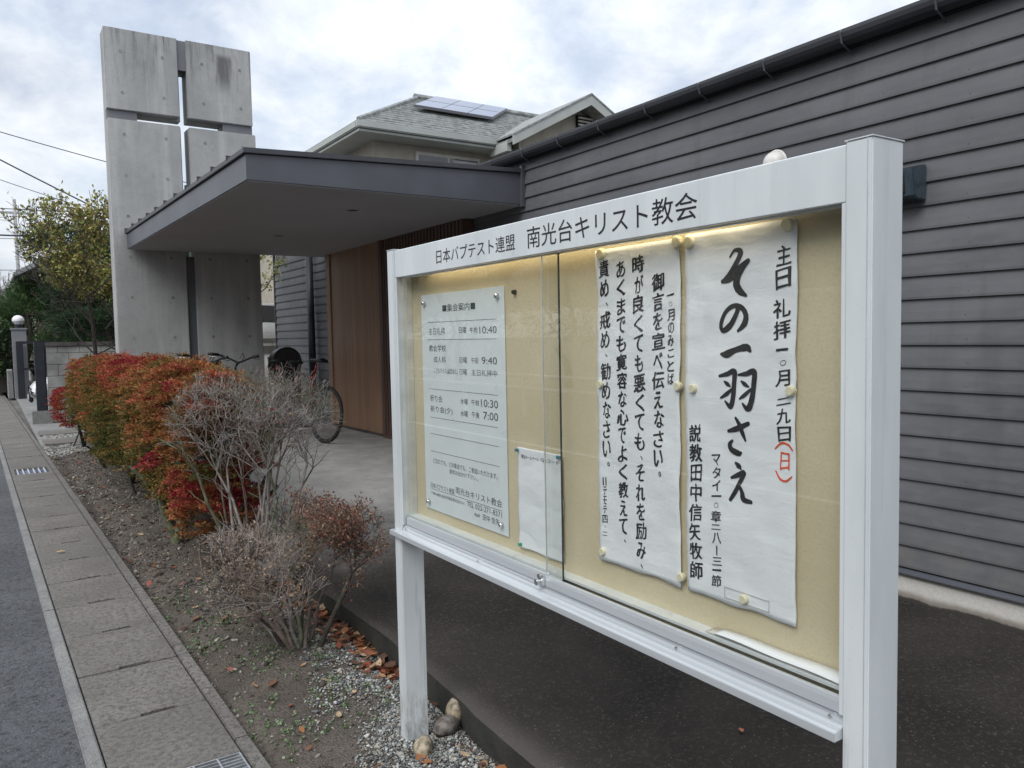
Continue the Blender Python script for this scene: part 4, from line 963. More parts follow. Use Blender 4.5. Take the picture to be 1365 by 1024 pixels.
def ellip(cx, cy, cz_, hx, hy, hz):
    return lambda q: ((q.x - cx) / hx) ** 2 + ((q.y - cy) / hy) ** 2 + ((q.z - cz_) / hz) ** 2 < 1
def bare(name, label, base, cen, half, nst, depth, seed, mats, leafn=0, leafcol=None, leafreg=None, L0=.34, r0=.011, spread=.55, nl=3, maxt=None):
    rg = random.Random(seed); t = thing(name, label, 'shrub', (base[0], base[1], 0)); ins = ellip(*cen, *half); tips = []
    for i in range(nst):
        mb = MB(); a = 2 * math.pi * i / nst + rg.uniform(-.4, .4); bx_, by_ = base[0] + .05 * math.cos(a), base[1] + .07 * math.sin(a); z0 = soil_z(bx_, by_) - .03
        tx, ty, tz = cen[0] + half[0] * .6 * math.cos(a) * rg.uniform(.3, 1.1), cen[1] + half[1] * .6 * math.sin(a) * rg.uniform(.3, 1.1), cen[2] - half[2] * .6
        d = (Vector((tx, ty, tz)) - Vector((bx_, by_, z0))); L = d.length; d.normalize()
        q = Vector((bx_, by_, z0)); pts = [q.copy()]; rad = [r0 * rg.uniform(.8, 1.3)]
        for s in range(4):
            dd = (d + Vector((rg.gauss(0, .13), rg.gauss(0, .13), 0))).normalized(); q = q + dd * L / 4; pts.append(q.copy()); rad.append(rad[0] * (1 - .12 * (s + 1)))
        mb.tube(pts, rad, 6, cap=False); s0 = len(tips)
        for k in range(nl): grow(mb, q, (d + Vector((rg.gauss(0, .55), rg.gauss(0, .55), rg.gauss(.2, .25)))).normalized(), L0 * rg.uniform(.6, 1.), rad[-1] * .72, depth, ins, rg, spread, .10, tips, 4, .0012, (2, 3), .74)
        # a few side shoots low on the stem
        for k in range(2): grow(mb, pts[2 + k], (d + Vector((rg.gauss(0, .7), rg.gauss(0, .7), .2))).normalized(), L0 * .7, rad[-1] * .5, depth - 1, ins, rg, spread, .1, tips, 4, .0012)
        mb.build('stem', mats[i % len(mats)], t, smooth=True)
    if leafn and tips:
        rng = np.random.default_rng(seed); T = np.array([list(p) for p, _ in tips])
        if leafreg is not None: T = T[leafreg(T)]
        if len(T):
            idx = rng.integers(0, len(T), leafn); P = T[idx] + rng.normal(0, .017, (leafn, 3)); c = leafcol[rng.integers(0, len(leafcol), leafn)] * rng.uniform(.6, 1.3, (leafn, 1))
            V, F, C = leaf_cloud(P, .016, c, None, rng=rng); tag(np_mesh('leaves', V, F, 'leaf', t, C), kind='stuff')
    return t
brown = np.array([(.19, .10, .065), (.27, .16, .10), (.14, .075, .055), (.32, .21, .14), (.26, .09, .07)])
tan = np.array([(.34, .25, .17), (.28, .20, .14), (.40, .30, .20)])
red = np.array([(.45, .08, .03), (.5, .25, .06), (.35, .04, .03)])
bare('bare_shrub', 'large leafless shrub of pale grey twigs in front of the red bicycle', (1.36, 5.05), (1.38, 5.1, 1.06), (.50, .72, .42), 16, 5, 5, ['twig', 'mossy', 'twig2', 'twig'], 200, red, None, .24, .011, .55, 4)
bare('bare_shrub', 'low leafless shrub of fine tan twigs left of the brown-leaved one', (1.24, 3.98), (1.14, 4.05, .50), (.34, .46, .38), 11, 5, 8, ['twig_tan', 'twig', 'bark_dark', 'twig_tan'], 2200, tan, lambda T: T[:, 2] < .6, .15, .010, .62, 4)
bare('brown_leaved_shrub', 'small shrub with curled brown leaves beside the board post', (1.30, 3.92), (1.44, 3.98, .60), (.28, .42, .32), 6, 5, 13, ['mossy', 'twig2', 'bark_dark'], 6500, brown, lambda T: T[:, 0] > 1.3, .14, .011, .6, 3)

# ---------------------------------------------- stones, gravel, litter, seedlings
def scatter_blobs(name, P, S, cols, seed, flat=.65):
    rng = np.random.default_rng(seed); t = (1 + 5 ** .5) / 2
    I = np.array([(-1, t, 0), (1, t, 0), (-1, -t, 0), (1, -t, 0), (0, -1, t), (0, 1, t), (0, -1, -t), (0, 1, -t), (t, 0, -1), (t, 0, 1), (-t, 0, -1), (-t, 0, 1)], float); I /= np.linalg.norm(I[0])
    FI = np.array([(0, 11, 5), (0, 5, 1), (0, 1, 7), (0, 7, 10), (0, 10, 11), (1, 5, 9), (5, 11, 4), (11, 10, 2), (10, 7, 6), (7, 1, 8), (3, 9, 4), (3, 4, 2), (3, 2, 6), (3, 6, 8), (3, 8, 9), (4, 9, 5), (2, 4, 11), (6, 2, 10), (8, 6, 7), (9, 8, 1)])
    n = len(P); B = I[None] * (1 + rng.uniform(-.28, .22, (n, 12, 1))); B = B * np.stack([rng.uniform(.7, 1.3, n), rng.uniform(.7, 1.3, n), rng.uniform(flat - .2, flat + .15, n)], 1)[:, None, :]
    a = rng.uniform(0, 6.28, n); ca, sa = np.cos(a)[:, None], np.sin(a)[:, None]; tl = rng.normal(0, .35, n)[:, None]
    X = B[..., 0] * ca - B[..., 1] * sa; Y = B[..., 0] * sa + B[..., 1] * ca; Z = B[..., 2] + X * tl
    V = np.stack([X, Y, Z], 2) * S[:, None, None] + P[:, None, :]; F = (FI[None] + (np.arange(n) * 12)[:, None, None]).reshape(-1, 3)
    return tag(np_mesh(name, V.reshape(-1, 3), F, 'pebble', None, np.repeat(cols, 20, axis=0)), kind='stuff')
def place_bed(n, ya, yb, rng, xa=None, xb=None, dens=None):
    y = rng.uniform(ya, yb, n); lo = np.array([sx(.82, q) for q in y]); hi = np.array([edge_x(q) - .008 for q in y])
    x = lo + (hi - lo) * rng.random(n); k = np.ones(n, bool)
    if dens: k = rng.random(n) < np.array([dens(a, b) for a, b in zip(x, y)])
    x, y = x[k], y[k]; z = np.array([soil_z(a, b) for a, b in zip(x, y)]); return np.stack([x, y, z], 1)
def gd(x, y):        # gravel thins out to the left and away from the post
    g = .5 + .7 * noise.noise(Vector((x * 3, y * 3, 9))); e = (x - 1.08) / .28 + (2.9 - y) * .8 + g * 1.3 - .45
    return max(0, min(1, e)) if y < 4.2 else 0
rng = np.random.default_rng(3)
P = place_bed(34000, 1.4, 4.1, rng, dens=gd); n = len(P); S = np.exp(rng.normal(math.log(.0042), .42, n)).clip(.002, .013); P[:, 2] += S * .25 + rng.uniform(0, .006, n)
greys = np.array([(.30, .32, .30), (.20, .21, .21), (.12, .12, .125), (.36, .37, .35), (.20, .185, .16), (.46, .47, .44), (.10, .105, .11), (.34, .30, .24)])
tag(scatter_blobs('gravel', P, S, greys[rng.integers(0, 8, n)] * rng.uniform(.7, 1.15, (n, 1)), 4), 'grey and white gravel round the foot of the board post', 'gravel')
P = place_bed(11000, 1.4, 14.2, rng, dens=lambda x, y: .25 + .75 * max(0, noise.noise(Vector((x * 2, y * 1.3, 2))) + .25)); n = len(P); S = np.exp(rng.normal(math.log(.0055), .45, n)).clip(.002, .02) * (1 + .06 * (P[:, 1] - 2)); P[:, 2] += S * .2
earth = np.array([(.13, .11, .095), (.09, .075, .062), (.22, .19, .16), (.32, .30, .26), (.16, .15, .14), (.06, .05, .045)])
tag(scatter_blobs('soil_crumbs', P, S, earth[rng.integers(0, 6, n)] * rng.uniform(.7, 1.2, (n, 1)), 5), 'clods and small chips strewn over the planting bed soil', 'crumbs')
P = place_bed(2600, 13.2, 14.4, rng); P2 = rng.uniform([.72, 15.2, 0], [1.7, 15.95, .01], (1800, 3)); P = np.vstack([P, P2]); n = len(P); S = rng.uniform(.01, .022, n)
tag(scatter_blobs('gravel', P, S, greys[rng.integers(0, 8, n)], 6), 'pale gravel between the concrete strips beyond the bushes', 'gravel')

def big_leaves(name, label, P, size, cols, seed, up=.8):
    rng = np.random.default_rng(seed); n = len(P); th = rng.uniform(0, 6.28, n); S = size * rng.uniform(.6, 1.35, n)
    prof = [(-.5, 0), (-.3, .2), (0, .3), (.3, .2), (.55, 0)]; V = []; F = []
    k = 0
    for i in range(n):
        c, s = math.cos(th[i]), math.sin(th[i]); curl = rng.uniform(.1, .9); tx, ty = rng.normal(0, .35, 2); rows = []
        asp = rng.uniform(.7, 1.2)
        for (u, w) in prof:
            for q in (-1, 0, 1):
                a, b = u, w * q * asp; zz = curl * (u * u * .9 + (abs(b) * .7)) + tx * u + ty * b + .05
                V.append((P[i][0] + S[i] * (a * c - b * s), P[i][1] + S[i] * (a * s + b * c), P[i][2] + S[i] * zz * up))
        for j in range(4):
            for q in range(2): a = k + j * 3 + q; F.append((a, a + 1, a + 4, a + 3))
        k += 15
    return tag(np_mesh(name, np.array(V), np.array(F), 'leaf', None, np.repeat(cols, 8, axis=0)), label, 'leaves', None, 'stuff')
fall = np.array([(.38, .16, .07), (.30, .09, .05), (.46, .28, .14), (.20, .10, .06), (.52, .38, .24), (.36, .12, .09), (.15, .08, .055)])
def leafdens(x, y):
    e = edge_x(y) - x
    return min(1, max(0, 1.1 - e / .17)) * (1 if 3.3 < y < 5.2 else .12)
P = place_bed(5200, 2.2, 5.6, rng, dens=leafdens); P[:, 2] += rng.uniform(.0, .03, len(P))
big_leaves('fallen_leaves', 'drift of russet fallen leaves along the forecourt step', P, .050, fall[rng.integers(0, 7, len(P))] * rng.uniform(.7, 1.1, (len(P), 1)), 1)
P = place_bed(150, 1.6, 14, rng); P[:, 2] += .008
big_leaves('fallen_leaves', 'tan and orange leaves scattered singly over the bed', P, .048, fall[rng.integers(0, 7, len(P))], 2)
P = place_bed(3000, 4.3, 14, rng, dens=lambda x, y: .35 + .5 * max(0, noise.noise(Vector((x * 3, y * 2, 1))) + .4)); P[:, 2] += .004
lit = np.array([(.09, .075, .06), (.13, .10, .075), (.06, .05, .04), (.10, .085, .075), (.26, .21, .16)])
big_leaves('leaf_litter', 'dull brown leaf litter and bark under the clipped bushes', P, .034, lit[rng.integers(0, 5, len(P))], 3, .45)
def gm(x, y): return max(0, min(1, 1.4 * noise.noise(Vector((x * 4, y * 4, 4))) + .35)) * (1 if 2.9 < y < 5.4 and x < 1.42 else 0)
P = place_bed(1500, 2.9, 5.4, rng, dens=gm); n = len(P); Q = (P[:, None] + rng.normal(0, .007, (n, 5, 3)) * np.array([1, 1, .3])).reshape(-1, 3); Q[:, 2] += .008
gc = np.array([(.12, .19, .085), (.20, .27, .15), (.27, .33, .21), (.09, .15, .06)])
up = np.tile([0, 0, 1.2], (len(Q), 1)); V, F, C = leaf_cloud(Q, .014, gc[rng.integers(0, 4, len(Q))], None, aspect=.8)
tag(np_mesh('seedlings', V, F, 'leaf', None, C), 'pale green seedlings sprinkled on the bare soil', 'seedlings', None, 'stuff')
# three fallen leaves lying singly on the gutter, and large rust leaves by the stones
def one_leaf(x, y, z, s, col, lab, a=0.):
    mb = MB(); o8 = [(-.6, 0), (-.35, .25), (-.1, .2), (.05, .42), (.2, .2), (.6, 0), (.2, -.22), (.02, -.4), (-.15, -.2), (-.4, -.22)]
    vs = [(x + s * (u * math.cos(a) - w * math.sin(a)), y + s * (u * math.sin(a) + w * math.cos(a)), z + s * (.10 + .5 * abs(w) + .35 * u * u)) for u, w in o8] + [(x, y, z + .01)]
    m_ = bpy.data.materials.get('leaf_%02d' % int(col[0] * 100)) or simple('leaf_%02d' % int(col[0] * 100), col, .6, .3, 40); 
    o = MB().add(vs, [(10, i, (i + 1) % 10) for i in range(10)]).build('fallen_leaf', m_); tag(o, lab, 'leaf')
one_leaf(.38, 6.9, .004, .055, (.55, .36, .12), 'yellow-tan leaf lying alone on a gutter slab')
for i, (x, y, s, c, a, w) in enumerate([(1.475, 2.33, .065, (.42, .10, .07), .6, 'large rust-red leaf standing on edge beside the step, left of its neighbour'), (1.50, 2.24, .07, (.46, .12, .08), 2.2, 'large rust-red leaf close to the step, right of its neighbour'), (1.43, 2.30, .045, (.40, .14, .10), 4., 'smaller rust leaf lying nearest the gravel by the flat stones'),
                                     (2.24, 1.9, .028, (.38, .13, .08), 1., 'small reddish leaf lying on the dark forecourt')]):
    one_leaf(x, y, (plat_z(y) if x > 1.6 else soil_z(x, y)) + .008, s, c, w, a)
def stone(x, y, z, rx, ry, rz, rot, mat, lab):
    mb = MB(); mb.ball((0, 0, 0), rx, ry, rz, 18, 12); s = random.uniform(0, 99)
    mb.v = [tuple(Vector(v) * (1 + .22 * noise.noise(Vector(v) * 14 + Vector((s, 0, 0))) + .08 * noise.noise(Vector(v) * 40))) for v in mb.v]
    o = mb.build('stone', mat, None, smooth=True); o.location = (x, y, z); o.rotation_euler = (random.uniform(-.15, .15), random.uniform(-.15, .15), rot); tag(o, lab, 'stone', 'rounded stones by the board post')
stone(1.475, 2.755, .024, .068, .046, .038, .3, 'stone_b', 'dark grey-brown rounded stone lying left of the upright one')
stone(1.535, 2.80, .045, .052, .040, .052, 1.2, 'stone_a', 'mottled brown rounded stone propped against the forecourt step')
stone(1.318, 2.665, .020, .066, .038, .032, .9, 'stone_a', 'tan oval stone lying just in front of the post foot')
stone(1.43, 2.17, .020, .085, .05, .03, .5, 'stone_a', 'flat buff stone at the bottom edge, partly out of the picture')
stone(1.52, 2.12, .022, .06, .045, .03, -.3, 'stone_b', 'flat buff-grey stone next to the step at the bottom edge')
stone(1.37, 2.90, .014, .035, .024, .018, .2, 'stone_b', 'small dark stone lying behind the post foot')

# ------------------------------------------------------------ bicycles
def bicycle(label, loc, rz, paint, drop=True, lean=.08, wr=.335):
    t = thing('bicycle', label, 'bicycle', loc, rz, 'bicycles parked by the entrance'); t.rotation_euler = (0, lean, rz)
    def wheel(y):
        w = lbuild(MB().ring((0, y, wr), wr - .019, .021, (1, 0, 0), 40, 8), 'wheel', 'rubber', t, smooth=True)
        r = MB().ring((0, y, wr), wr - .04, .009, (1, 0, 0), 40, 6); r.tube([(-.03, y, wr), (.03, y, wr)], .022, 12)
        o = r.build('rim', 'black', None, smooth=True); o.parent = w
        sp = MB()
        for i in range(20):
            a = 2 * math.pi * i / 20; s = .02 if i % 2 else -.02; sp.tube([(s, y + .02 * math.cos(a + 1), wr + .02 * math.sin(a + 1)), (0, y + (wr - .04) * math.cos(a), wr + (wr - .04) * math.sin(a))], .0013, 3)
        o = sp.build('spokes', 'zinc', None); o.parent = w; o['kind'] = 'stuff'
    yr, yf = -.49, .52; wheel(yr); wheel(yf)
    bb = (0, -.06, .28); st = (0, -.20, .80); ht = (0, .34, .83); hb = (0, .385, .70)
    f = MB(); lbuild(MB().tube([bb, st], .017, 10), 'seat_tube', paint, t, smooth=True); f.tube([hb, bb], .019, 10); f.tube([(0, -.19, .76), ht], .015, 10); f.tube([ht, hb], .02, 10)
    for s in (-1, 1): f.tube([(s * .05, yr, wr), (s * .02, -.10, .285)], .009, 8); f.tube([(s * .05, yr, wr), (s * .015, -.19, .76)], .008, 8)
    lbuild(f, 'frame', 'dark_paint', t, smooth=True)
    fk = MB()
    for s in (-1, 1): fk.tube([(s * .04, .395, .66), (s * .05, .44, .55), (s * .05, yf, wr)], .011, 8)
    fk.tube([(-.045, .395, .67), (.045, .395, .67)], .014, 8); lbuild(fk, 'fork', 'dark_paint', t, smooth=True)
    lbuild(MB().tube([st, (0, -.225, .93)], .013, 10), 'seat_post', paint if drop else 'chrome', t, smooth=True)
    sd_ = MB(); P_ = [(-.37, .07), (-.33, .075), (-.25, .05), (-.15, .02), (-.09, .016)]
    vs = []
    for (y, w) in P_: vs += [(-w, y, .945), (w, y, .945), (w * .8, y, .975), (0, y, .985 + (.01 if y < -.3 else 0)), (-w * .8, y, .975)]
    fs = [(i * 5 + j, i * 5 + (j + 1) % 5, (i + 1) * 5 + (j + 1) % 5, (i + 1) * 5 + j) for i in range(4) for j in range(5)] + [(0, 1, 2, 3, 4), (20, 21, 22, 23, 24)]
    sd_.add(vs, fs); lbuild(sd_, 'saddle', 'black', t, smooth=True)
    hbm = MB(); hbm.tube([(0, .34, .83), (0, .325, .90), (0, .40, .945)], .014, 8)
    if drop:
        for s in (-1, 1): hbm.tube([(0, .40, .945), (s * .17, .40, .945), (s * .205, .43, .945), (s * .21, .50, .93), (s * .21, .52, .87), (s * .21, .47, .81), (s * .21, .38, .80)], .014, 8); hbm.tube([(s * .21, .50, .94), (s * .21, .54, .99), (s * .21, .50, .90)], .012, 6)
    else:
        for s in (-1, 1): hbm.tube([(0, .40, .945), (s * .08, .41, .98), (s * .20, .36, 1.03), (s * .30, .26, 1.045)], [.012, .012, .012, .013], 8)
    lbuild(hbm, 'handlebar', 'black', t, smooth=True)
    if not drop:
        for s in (-1, 1): lbuild(MB().tube([(s * .22, .345, 1.035), (s * .31, .25, 1.048)], .018, 10), 'grip', 'black', t, smooth=True)
        for s in (-1, 1): lbuild(MB().tube([(s * .19, .38, 1.02), (s * .24, .38, 1.0), (s * .31, .31, 1.01)], .006, 6), 'brake_lever', 'chrome', t, smooth=True)
        lbuild(MB().tube([(.03, .38, 1.0), (.10, .30, 1.07), (.13, .28, 1.03), (.06, .36, .96)], .004, 5), 'brake_cable', 'black', t)
    cr = MB().ring((.045, -.06, .28), .085, .006, (1, 0, 0), 28, 5); cr.tube([(.06, -.06, .28), (.06, .05, .16)], .01, 6); cr.tube([(-.06, -.06, .28), (-.06, -.17, .40)], .01, 6); cr.tube([(-.06, -.06, .28), (.06, -.06, .28)], .016, 8)
    lbuild(cr, 'crank', 'chrome', t, smooth=True)
    for (a, b, c) in ((.095, .05, .16), (-.095, -.17, .40)): lbuild(MB().box(a - .04, a + .04, b - .04, b + .04, c - .01, c + .01), 'pedal', 'black', t, bevel=.004)
    return t
bk1 = bicycle('dark bicycle with red seat tube and dropped bars by the cedar doors', (3.10, 9.31, .39), R(12.5), 'red_paint', True, .10)
bicycle('black upright bicycle whose handlebar shows over the hedge before the slab groove', (1.86, 9.58, .39), R(-40), 'dark_paint', False, .07)
bicycle('black upright bicycle with a looping brake cable, right of the slab groove', (2.23, 9.62, .39), R(-38), 'dark_paint', False, .07)
bn = thing('storage_bin', 'black round-topped bin against the siding behind the red bicycle', 'bin', (3.42, 10.92, .39))
def dome(w, h): return [(-w, 0), (w, 0)] + [(w * math.cos(math.pi * i / 16), h - w + w * math.sin(math.pi * i / 16)) for i in range(17)]
bm_ = MB().prism([(3.42 + a, .39 + b) for a, b in dome(.19, 1.10)], 'y', 10.80, 11.05); bm_.build('body', 'black', bn, bevel=.012, seg=2)
MB().prism([(3.37 + a, .39 + b) for a, b in dome(.175, 1.0)], 'y', 10.74, 10.80).build('lid', 'rubber', bn, bevel=.01)
MB().ring((3.42, 10.79, 1.30), .196, .012, (0, 1, 0), 28, 6).build('rim', 'black', bn, smooth=True)

# ------------------------------------------------------------ beyond: block wall, gate, pillar
bw = thing('block_wall', 'grey concrete block wall with dark coping behind the autumn bushes', 'wall', (2.2, 18.7, 0))
yb = 18.58; z = .30; row = 0
MB().box(.97, 6.2, yb + .01, yb + .12, 0, 1.56).build('mortar', 'block_dark', bw)
MB().box(.66, 1.02, yb - .02, yb + .2, -.02, .262).build('footing', 'kerb', bw, bevel=.01)
rows = [.02, .255, .49, .725, .96, 1.195, 1.43]
for row, z in enumerate(rows):
    h = .228 if row < 6 else .13
    x = .96 - (.0 if row % 2 else .2)
    while x < 5.9:
        a = max(x, .96); b = x + .394
        if b - a > .05: MB().box(a, b, yb - random.uniform(0, .004), yb + .12, z, z + h).build('block', 'block', bw, bevel=.006, seg=1)
        x += .40
x = .94
while x < 6: MB().box(x, x + .592, yb - .03, yb + .15, 1.563, 1.65).build('coping', 'block_dark', bw, bevel=.008); x += .6
gt = thing('gate', 'black metal gate posts and leaf standing open beside the block wall', 'gate', (.83, 19.5, 0))
MB().box(.75, .925, yb + .0, yb + .16, .262, 1.665).build('post', 'gate', gt, bevel=.006)
MB().box(.93, .955, yb + .3, yb + .34, .1, 1.6).build('post', 'gate', gt)
MB().box(.80, .84, 18.8, 27.6, 1.62, 1.68).build('top_rail', 'gate', gt) if False else None
MB().box(.66, .84, 27.70, 27.86, .0, 1.72).build('post', 'gate', gt, bevel=.006)
for i in range(10): MB().box(1.36 + i * .12, 1.42 + i * .12, 27.65, 27.7, .9, 1.70).build('slat', 'gate', gt)
MB().box(.84, 2.6, 27.73, 27.80, 1.64, 1.72).build('top_rail', 'gate', gt)
MB().box(.84, 2.6, 27.73, 27.80, .86, .92).build('bottom_rail', 'gate', gt)
lp = thing('gate_pillar', 'grey square pillar crowned by a white globe lamp on the far left', 'pillar', (.77, 28.1, 0))
MB().box(.58, .96, 27.95, 28.33, -.02, 2.06).build('shaft', 'pillar', lp, bevel=.012)
MB().box(.55, .99, 27.92, 28.36, 2.06, 2.12).build('cap', 'pillar', lp, bevel=.012)
MB().tube([(.77, 28.14, 2.12), (.77, 28.14, 2.21), (.77, 28.14, 2.22)], [.10, .10, .11], 20).build('lamp_base', 'gate', lp)
MB().ball((.77, 28.14, 2.355), .165, .165, .155, 24, 16).build('globe', 'globe', lp, smooth=True)
c_ = MB().ring((.77, 28.14, 2.31), .168, .006, (0, 0, 1), 28, 5)
for a in range(4): c_.tube([(.77 + .165 * math.cos(a * 1.57 + .4), 28.14 + .165 * math.sin(a * 1.57 + .4), 2.31), (.77 + .10 * math.cos(a * 1.57 + .4), 28.14 + .10 * math.sin(a * 1.57 + .4), 2.2)], .006, 5)
c_.build('lamp_cage', 'gate', lp)
lw = thing('low_wall', 'low grey block wall running on beyond the globe pillar', 'wall', (.45, 30, 0))
for i in range(14): MB().box(.42, .56, 28.5 + i * .6, 29.09 + i * .6, -.02, .85).build('block', 'block', lw, bevel=.01, seg=1)

# ------------------------------------------------------------ cars
def car(label, loc, rz, paint, suv=False):
    t = thing('parked_car', label, 'car', loc, rz); h = 1.0 if not suv else 1.2
    # body sections along +y (front), half width and heights
    S = [(-2.05, .70, .42, .95), (-1.95, .80, .30, 1.02), (-1.2, .84, .24, 1.02), (0, .85, .22, .98), (1.0, .84, .24, .95), (1.6, .80, .28, .86), (1.95, .70, .36, .74), (2.08, .52, .44, .60)]
    vs = []; 
    for (y, w, zb, zt) in S:
        zt *= h; zt0 = zt
        vs += [(-w * .9, y, zb), (w * .9, y, zb), (w, y, zb + .15), (w * 1.0, y, zt0 * .75), (w * .92, y, zt0 - .04), (w * .72, y, zt0), (-w * .72, y, zt0), (-w * .92, y, zt0 - .04), (-w, y, zt0 * .75), (-w, y, zb + .15)]
    k = 10; fs = [(i * k + j, i * k + (j + 1) % k, (i + 1) * k + (j + 1) % k, (i + 1) * k + j) for i in range(len(S) - 1) for j in range(k)] + [tuple(range(k)), tuple((len(S) - 1) * k + j for j in range(k))]
    lbuild(MB().add(vs, fs), 'body', paint, t, smooth=True, bevel=.01)
    top_ = [(-1.9, .66, .60), (-1.55, .66, 1.36), (-.2, .66, 1.42), (.35, .66, 1.36), (1.05, .68, .93)]
    vs = []
    for (y, w, z) in top_: z *= h; vs += [(-.76, y, .95 * h - .03), (.76, y, .95 * h - .03), (w * .92, y, z - .05), (w * .75, y, z), (-w * .75, y, z), (-w * .92, y, z - .05)]
    vs = [(a, b, max(c, .9 * h - .05)) for a, b, c in vs]
    k = 6; fs = [(i * k + j, i * k + (j + 1) % k, (i + 1) * k + (j + 1) % k, (i + 1) * k + j) for i in range(len(top_) - 1) for j in range(k)] + [tuple(range(k)), tuple((len(top_) - 1) * k + j for j in range(k))]
    lbuild(MB().add(vs, fs), 'cabin', paint, t, bevel=.03)
    for s in (-1, 1):
        g_ = MB().add([(s * .765, -1.45, 1.0 * h), (s * .765, .75, 1.0 * h), (s * .66, .25, 1.33 * h), (s * .66, -1.3, 1.33 * h)], [(0, 1, 2, 3)]); o = lbuild(g_, 'side_window', 'car_glass', t); o.modifiers.new('thickness', 'SOLIDIFY').thickness = .02
        lbuild(MB().prism([(1.72, .60 * h), (1.98, .52 * h), (2.0, .66 * h), (1.70, .74 * h)], 'x', s * .50, s * .76), 'headlight', 'globe', t, bevel=.03)
        lbuild(MB().prism([(-2.08, .70 * h), (-1.9, .70 * h), (-1.9, .9 * h), (-2.07, .9 * h)], 'x', s * .55, s * .80), 'taillight', 'ink_red', t, bevel=.02)
        for y in (-1.25, 1.3):
            w = lbuild(MB().ring((s * .76, y, .31), .23, .085, (1, 0, 0), 28, 8), 'wheel', 'rubber', t, smooth=True); o = MB().tube([(s * .74, y, .31), (s * .83, y, .31)], [.2, .17], 20).build('rim', 'chrome', None); o.parent = w
    lbuild(MB().add([(-.62, 1.09, .98 * h), (.62, 1.09, .98 * h), (.5, .42, 1.35 * h), (-.5, .42, 1.35 * h)], [(0, 1, 2, 3)]), 'windscreen', 'car_glass', t).modifiers.new('thickness', 'SOLIDIFY').thickness = .02
    lbuild(MB().box(-.45, .45, 2.02, 2.10, .30, .52), 'grille', 'black', t, bevel=.02)
    lbuild(MB().box(-.17, .17, 2.10, 2.115, .36, .46), 'blank_plate', 'globe', t)
    return t
car('white car seen in slivers through the black gate', (2.80, 21.3, .0), R(90), 'car_white')
car('silver car glimpsed in the gap between concrete slab and siding', (6.3, 20.4, .85), R(-60), 'car_silver', True)
struct(MB().box(3.6, 10, 15.6, 26, -.05, .85).build('raised_yard', 'kerb'))
gpf = thing('low_fence', 'pale slatted fence under the silver car in the gap', 'fence', (4.6, 15.3, 0))
for i in range(10): MB().box(3.7 + i * .18, 3.86 + i * .18, 15.3, 15.34, .1, 1.35).build('slat', 'trim_white', gpf)
MB().box(3.68, 5.5, 15.28, 15.36, 1.35, 1.50).build('rail', 'block_dark', gpf)

# ------------------------------------------------------------ trees
def tree(name, label, base, H, crown, nleaf, cols, seed, lsize, mat='bark', depth=5, L0=.9, r0=.06, spread=.5, stems=1, sig=.07, up=.18, aspect=.6, start=.35, group=None, patch=None):
    rg = random.Random(seed); t = thing(name, label, 'tree', base, 0, group); mb = MB(); tips = []; cx, cy, cz_, hx, hy, hz = crown; ins = ellip(*crown)
    for s in range(stems):
        q = Vector((base[0], base[1], base[2] - .1)); tgt = Vector((cx + hx * .25 * rg.gauss(0, 1), cy + hy * .25 * rg.gauss(0, 1), cz_ - hz * .45)); d = tgt - q; L = d.length; pts = [q.copy()]; rad = [r0]
        for i in range(5): q = q + (d.normalized() + Vector((rg.gauss(0, .08), rg.gauss(0, .08), 0))).normalized() * L / 5; pts.append(q.copy()); rad.append(r0 * (1 - .1 * (i + 1)))
        mb.tube(pts, rad, 8, cap=False)
        for k in range(5): grow(mb, pts[3 + k % 3], Vector((rg.gauss(0, .7), rg.gauss(0, .7), rg.uniform(.1, 1))).normalized(), L0, rad[-1] * .6, depth, ins, rg, spread, up, tips, 5, .004, (2, 3), .78)
    mb.build('trunk', mat, t, smooth=True)
    rng = np.random.default_rng(seed); T = np.array([list(p) for p, _ in tips]); e = ((T - np.array([cx, cy, cz_])) / np.array([hx, hy, hz])); T = T[(e ** 2).sum(1) < 1.35]
    idx = rng.integers(0, len(T), nleaf); P = T[idx] + rng.normal(0, sig, (nleaf, 3)); tone = nz3(P[:: max(1, nleaf // 4000)], 2.2, seed)
    c = cols[rng.integers(0, len(cols), nleaf)] * rng.uniform(.6, 1.3, (nleaf, 1)); cl = rng.uniform(.75, 1.2, len(T))[idx][:, None]; c = c * cl
    if patch is not None: m_ = patch(P, rng); P, c = P[m_], c[m_]
    V, F, C = leaf_cloud(P, lsize, c, None, aspect=aspect, rng=rng); tag(np_mesh('crown', V, F, 'leaf', t, C), kind='stuff'); return t
yel = np.array([(.27, .29, .07), (.34, .33, .09), (.18, .22, .06), (.38, .32, .09), (.22, .22, .07), (.30, .20, .12)])
tree('autumn_tree', 'loose-limbed tree with yellow-green autumn leaves left of the concrete slab', (1.75, 16.2, 0), 5, (1.75, 16.1, 3.6, 1.5, 1.7, 2.5), 10000, yel, 5, .066, 'bark_dark', 5, .62, .05, .55, 2, .05, .2, .6, patch=lambda P, r: r.random(len(P)) < np.clip(1.0 - (P[:, 2] - 3.2) / 2.6, .12, 1) * np.clip((P[:, 0] - .2) / .9, .25, 1) * (P[:, 2] > 1.95 + np.maximum(0, 1.85 - P[:, 0]) * .95 + .25 * nz3(P, 3.)))
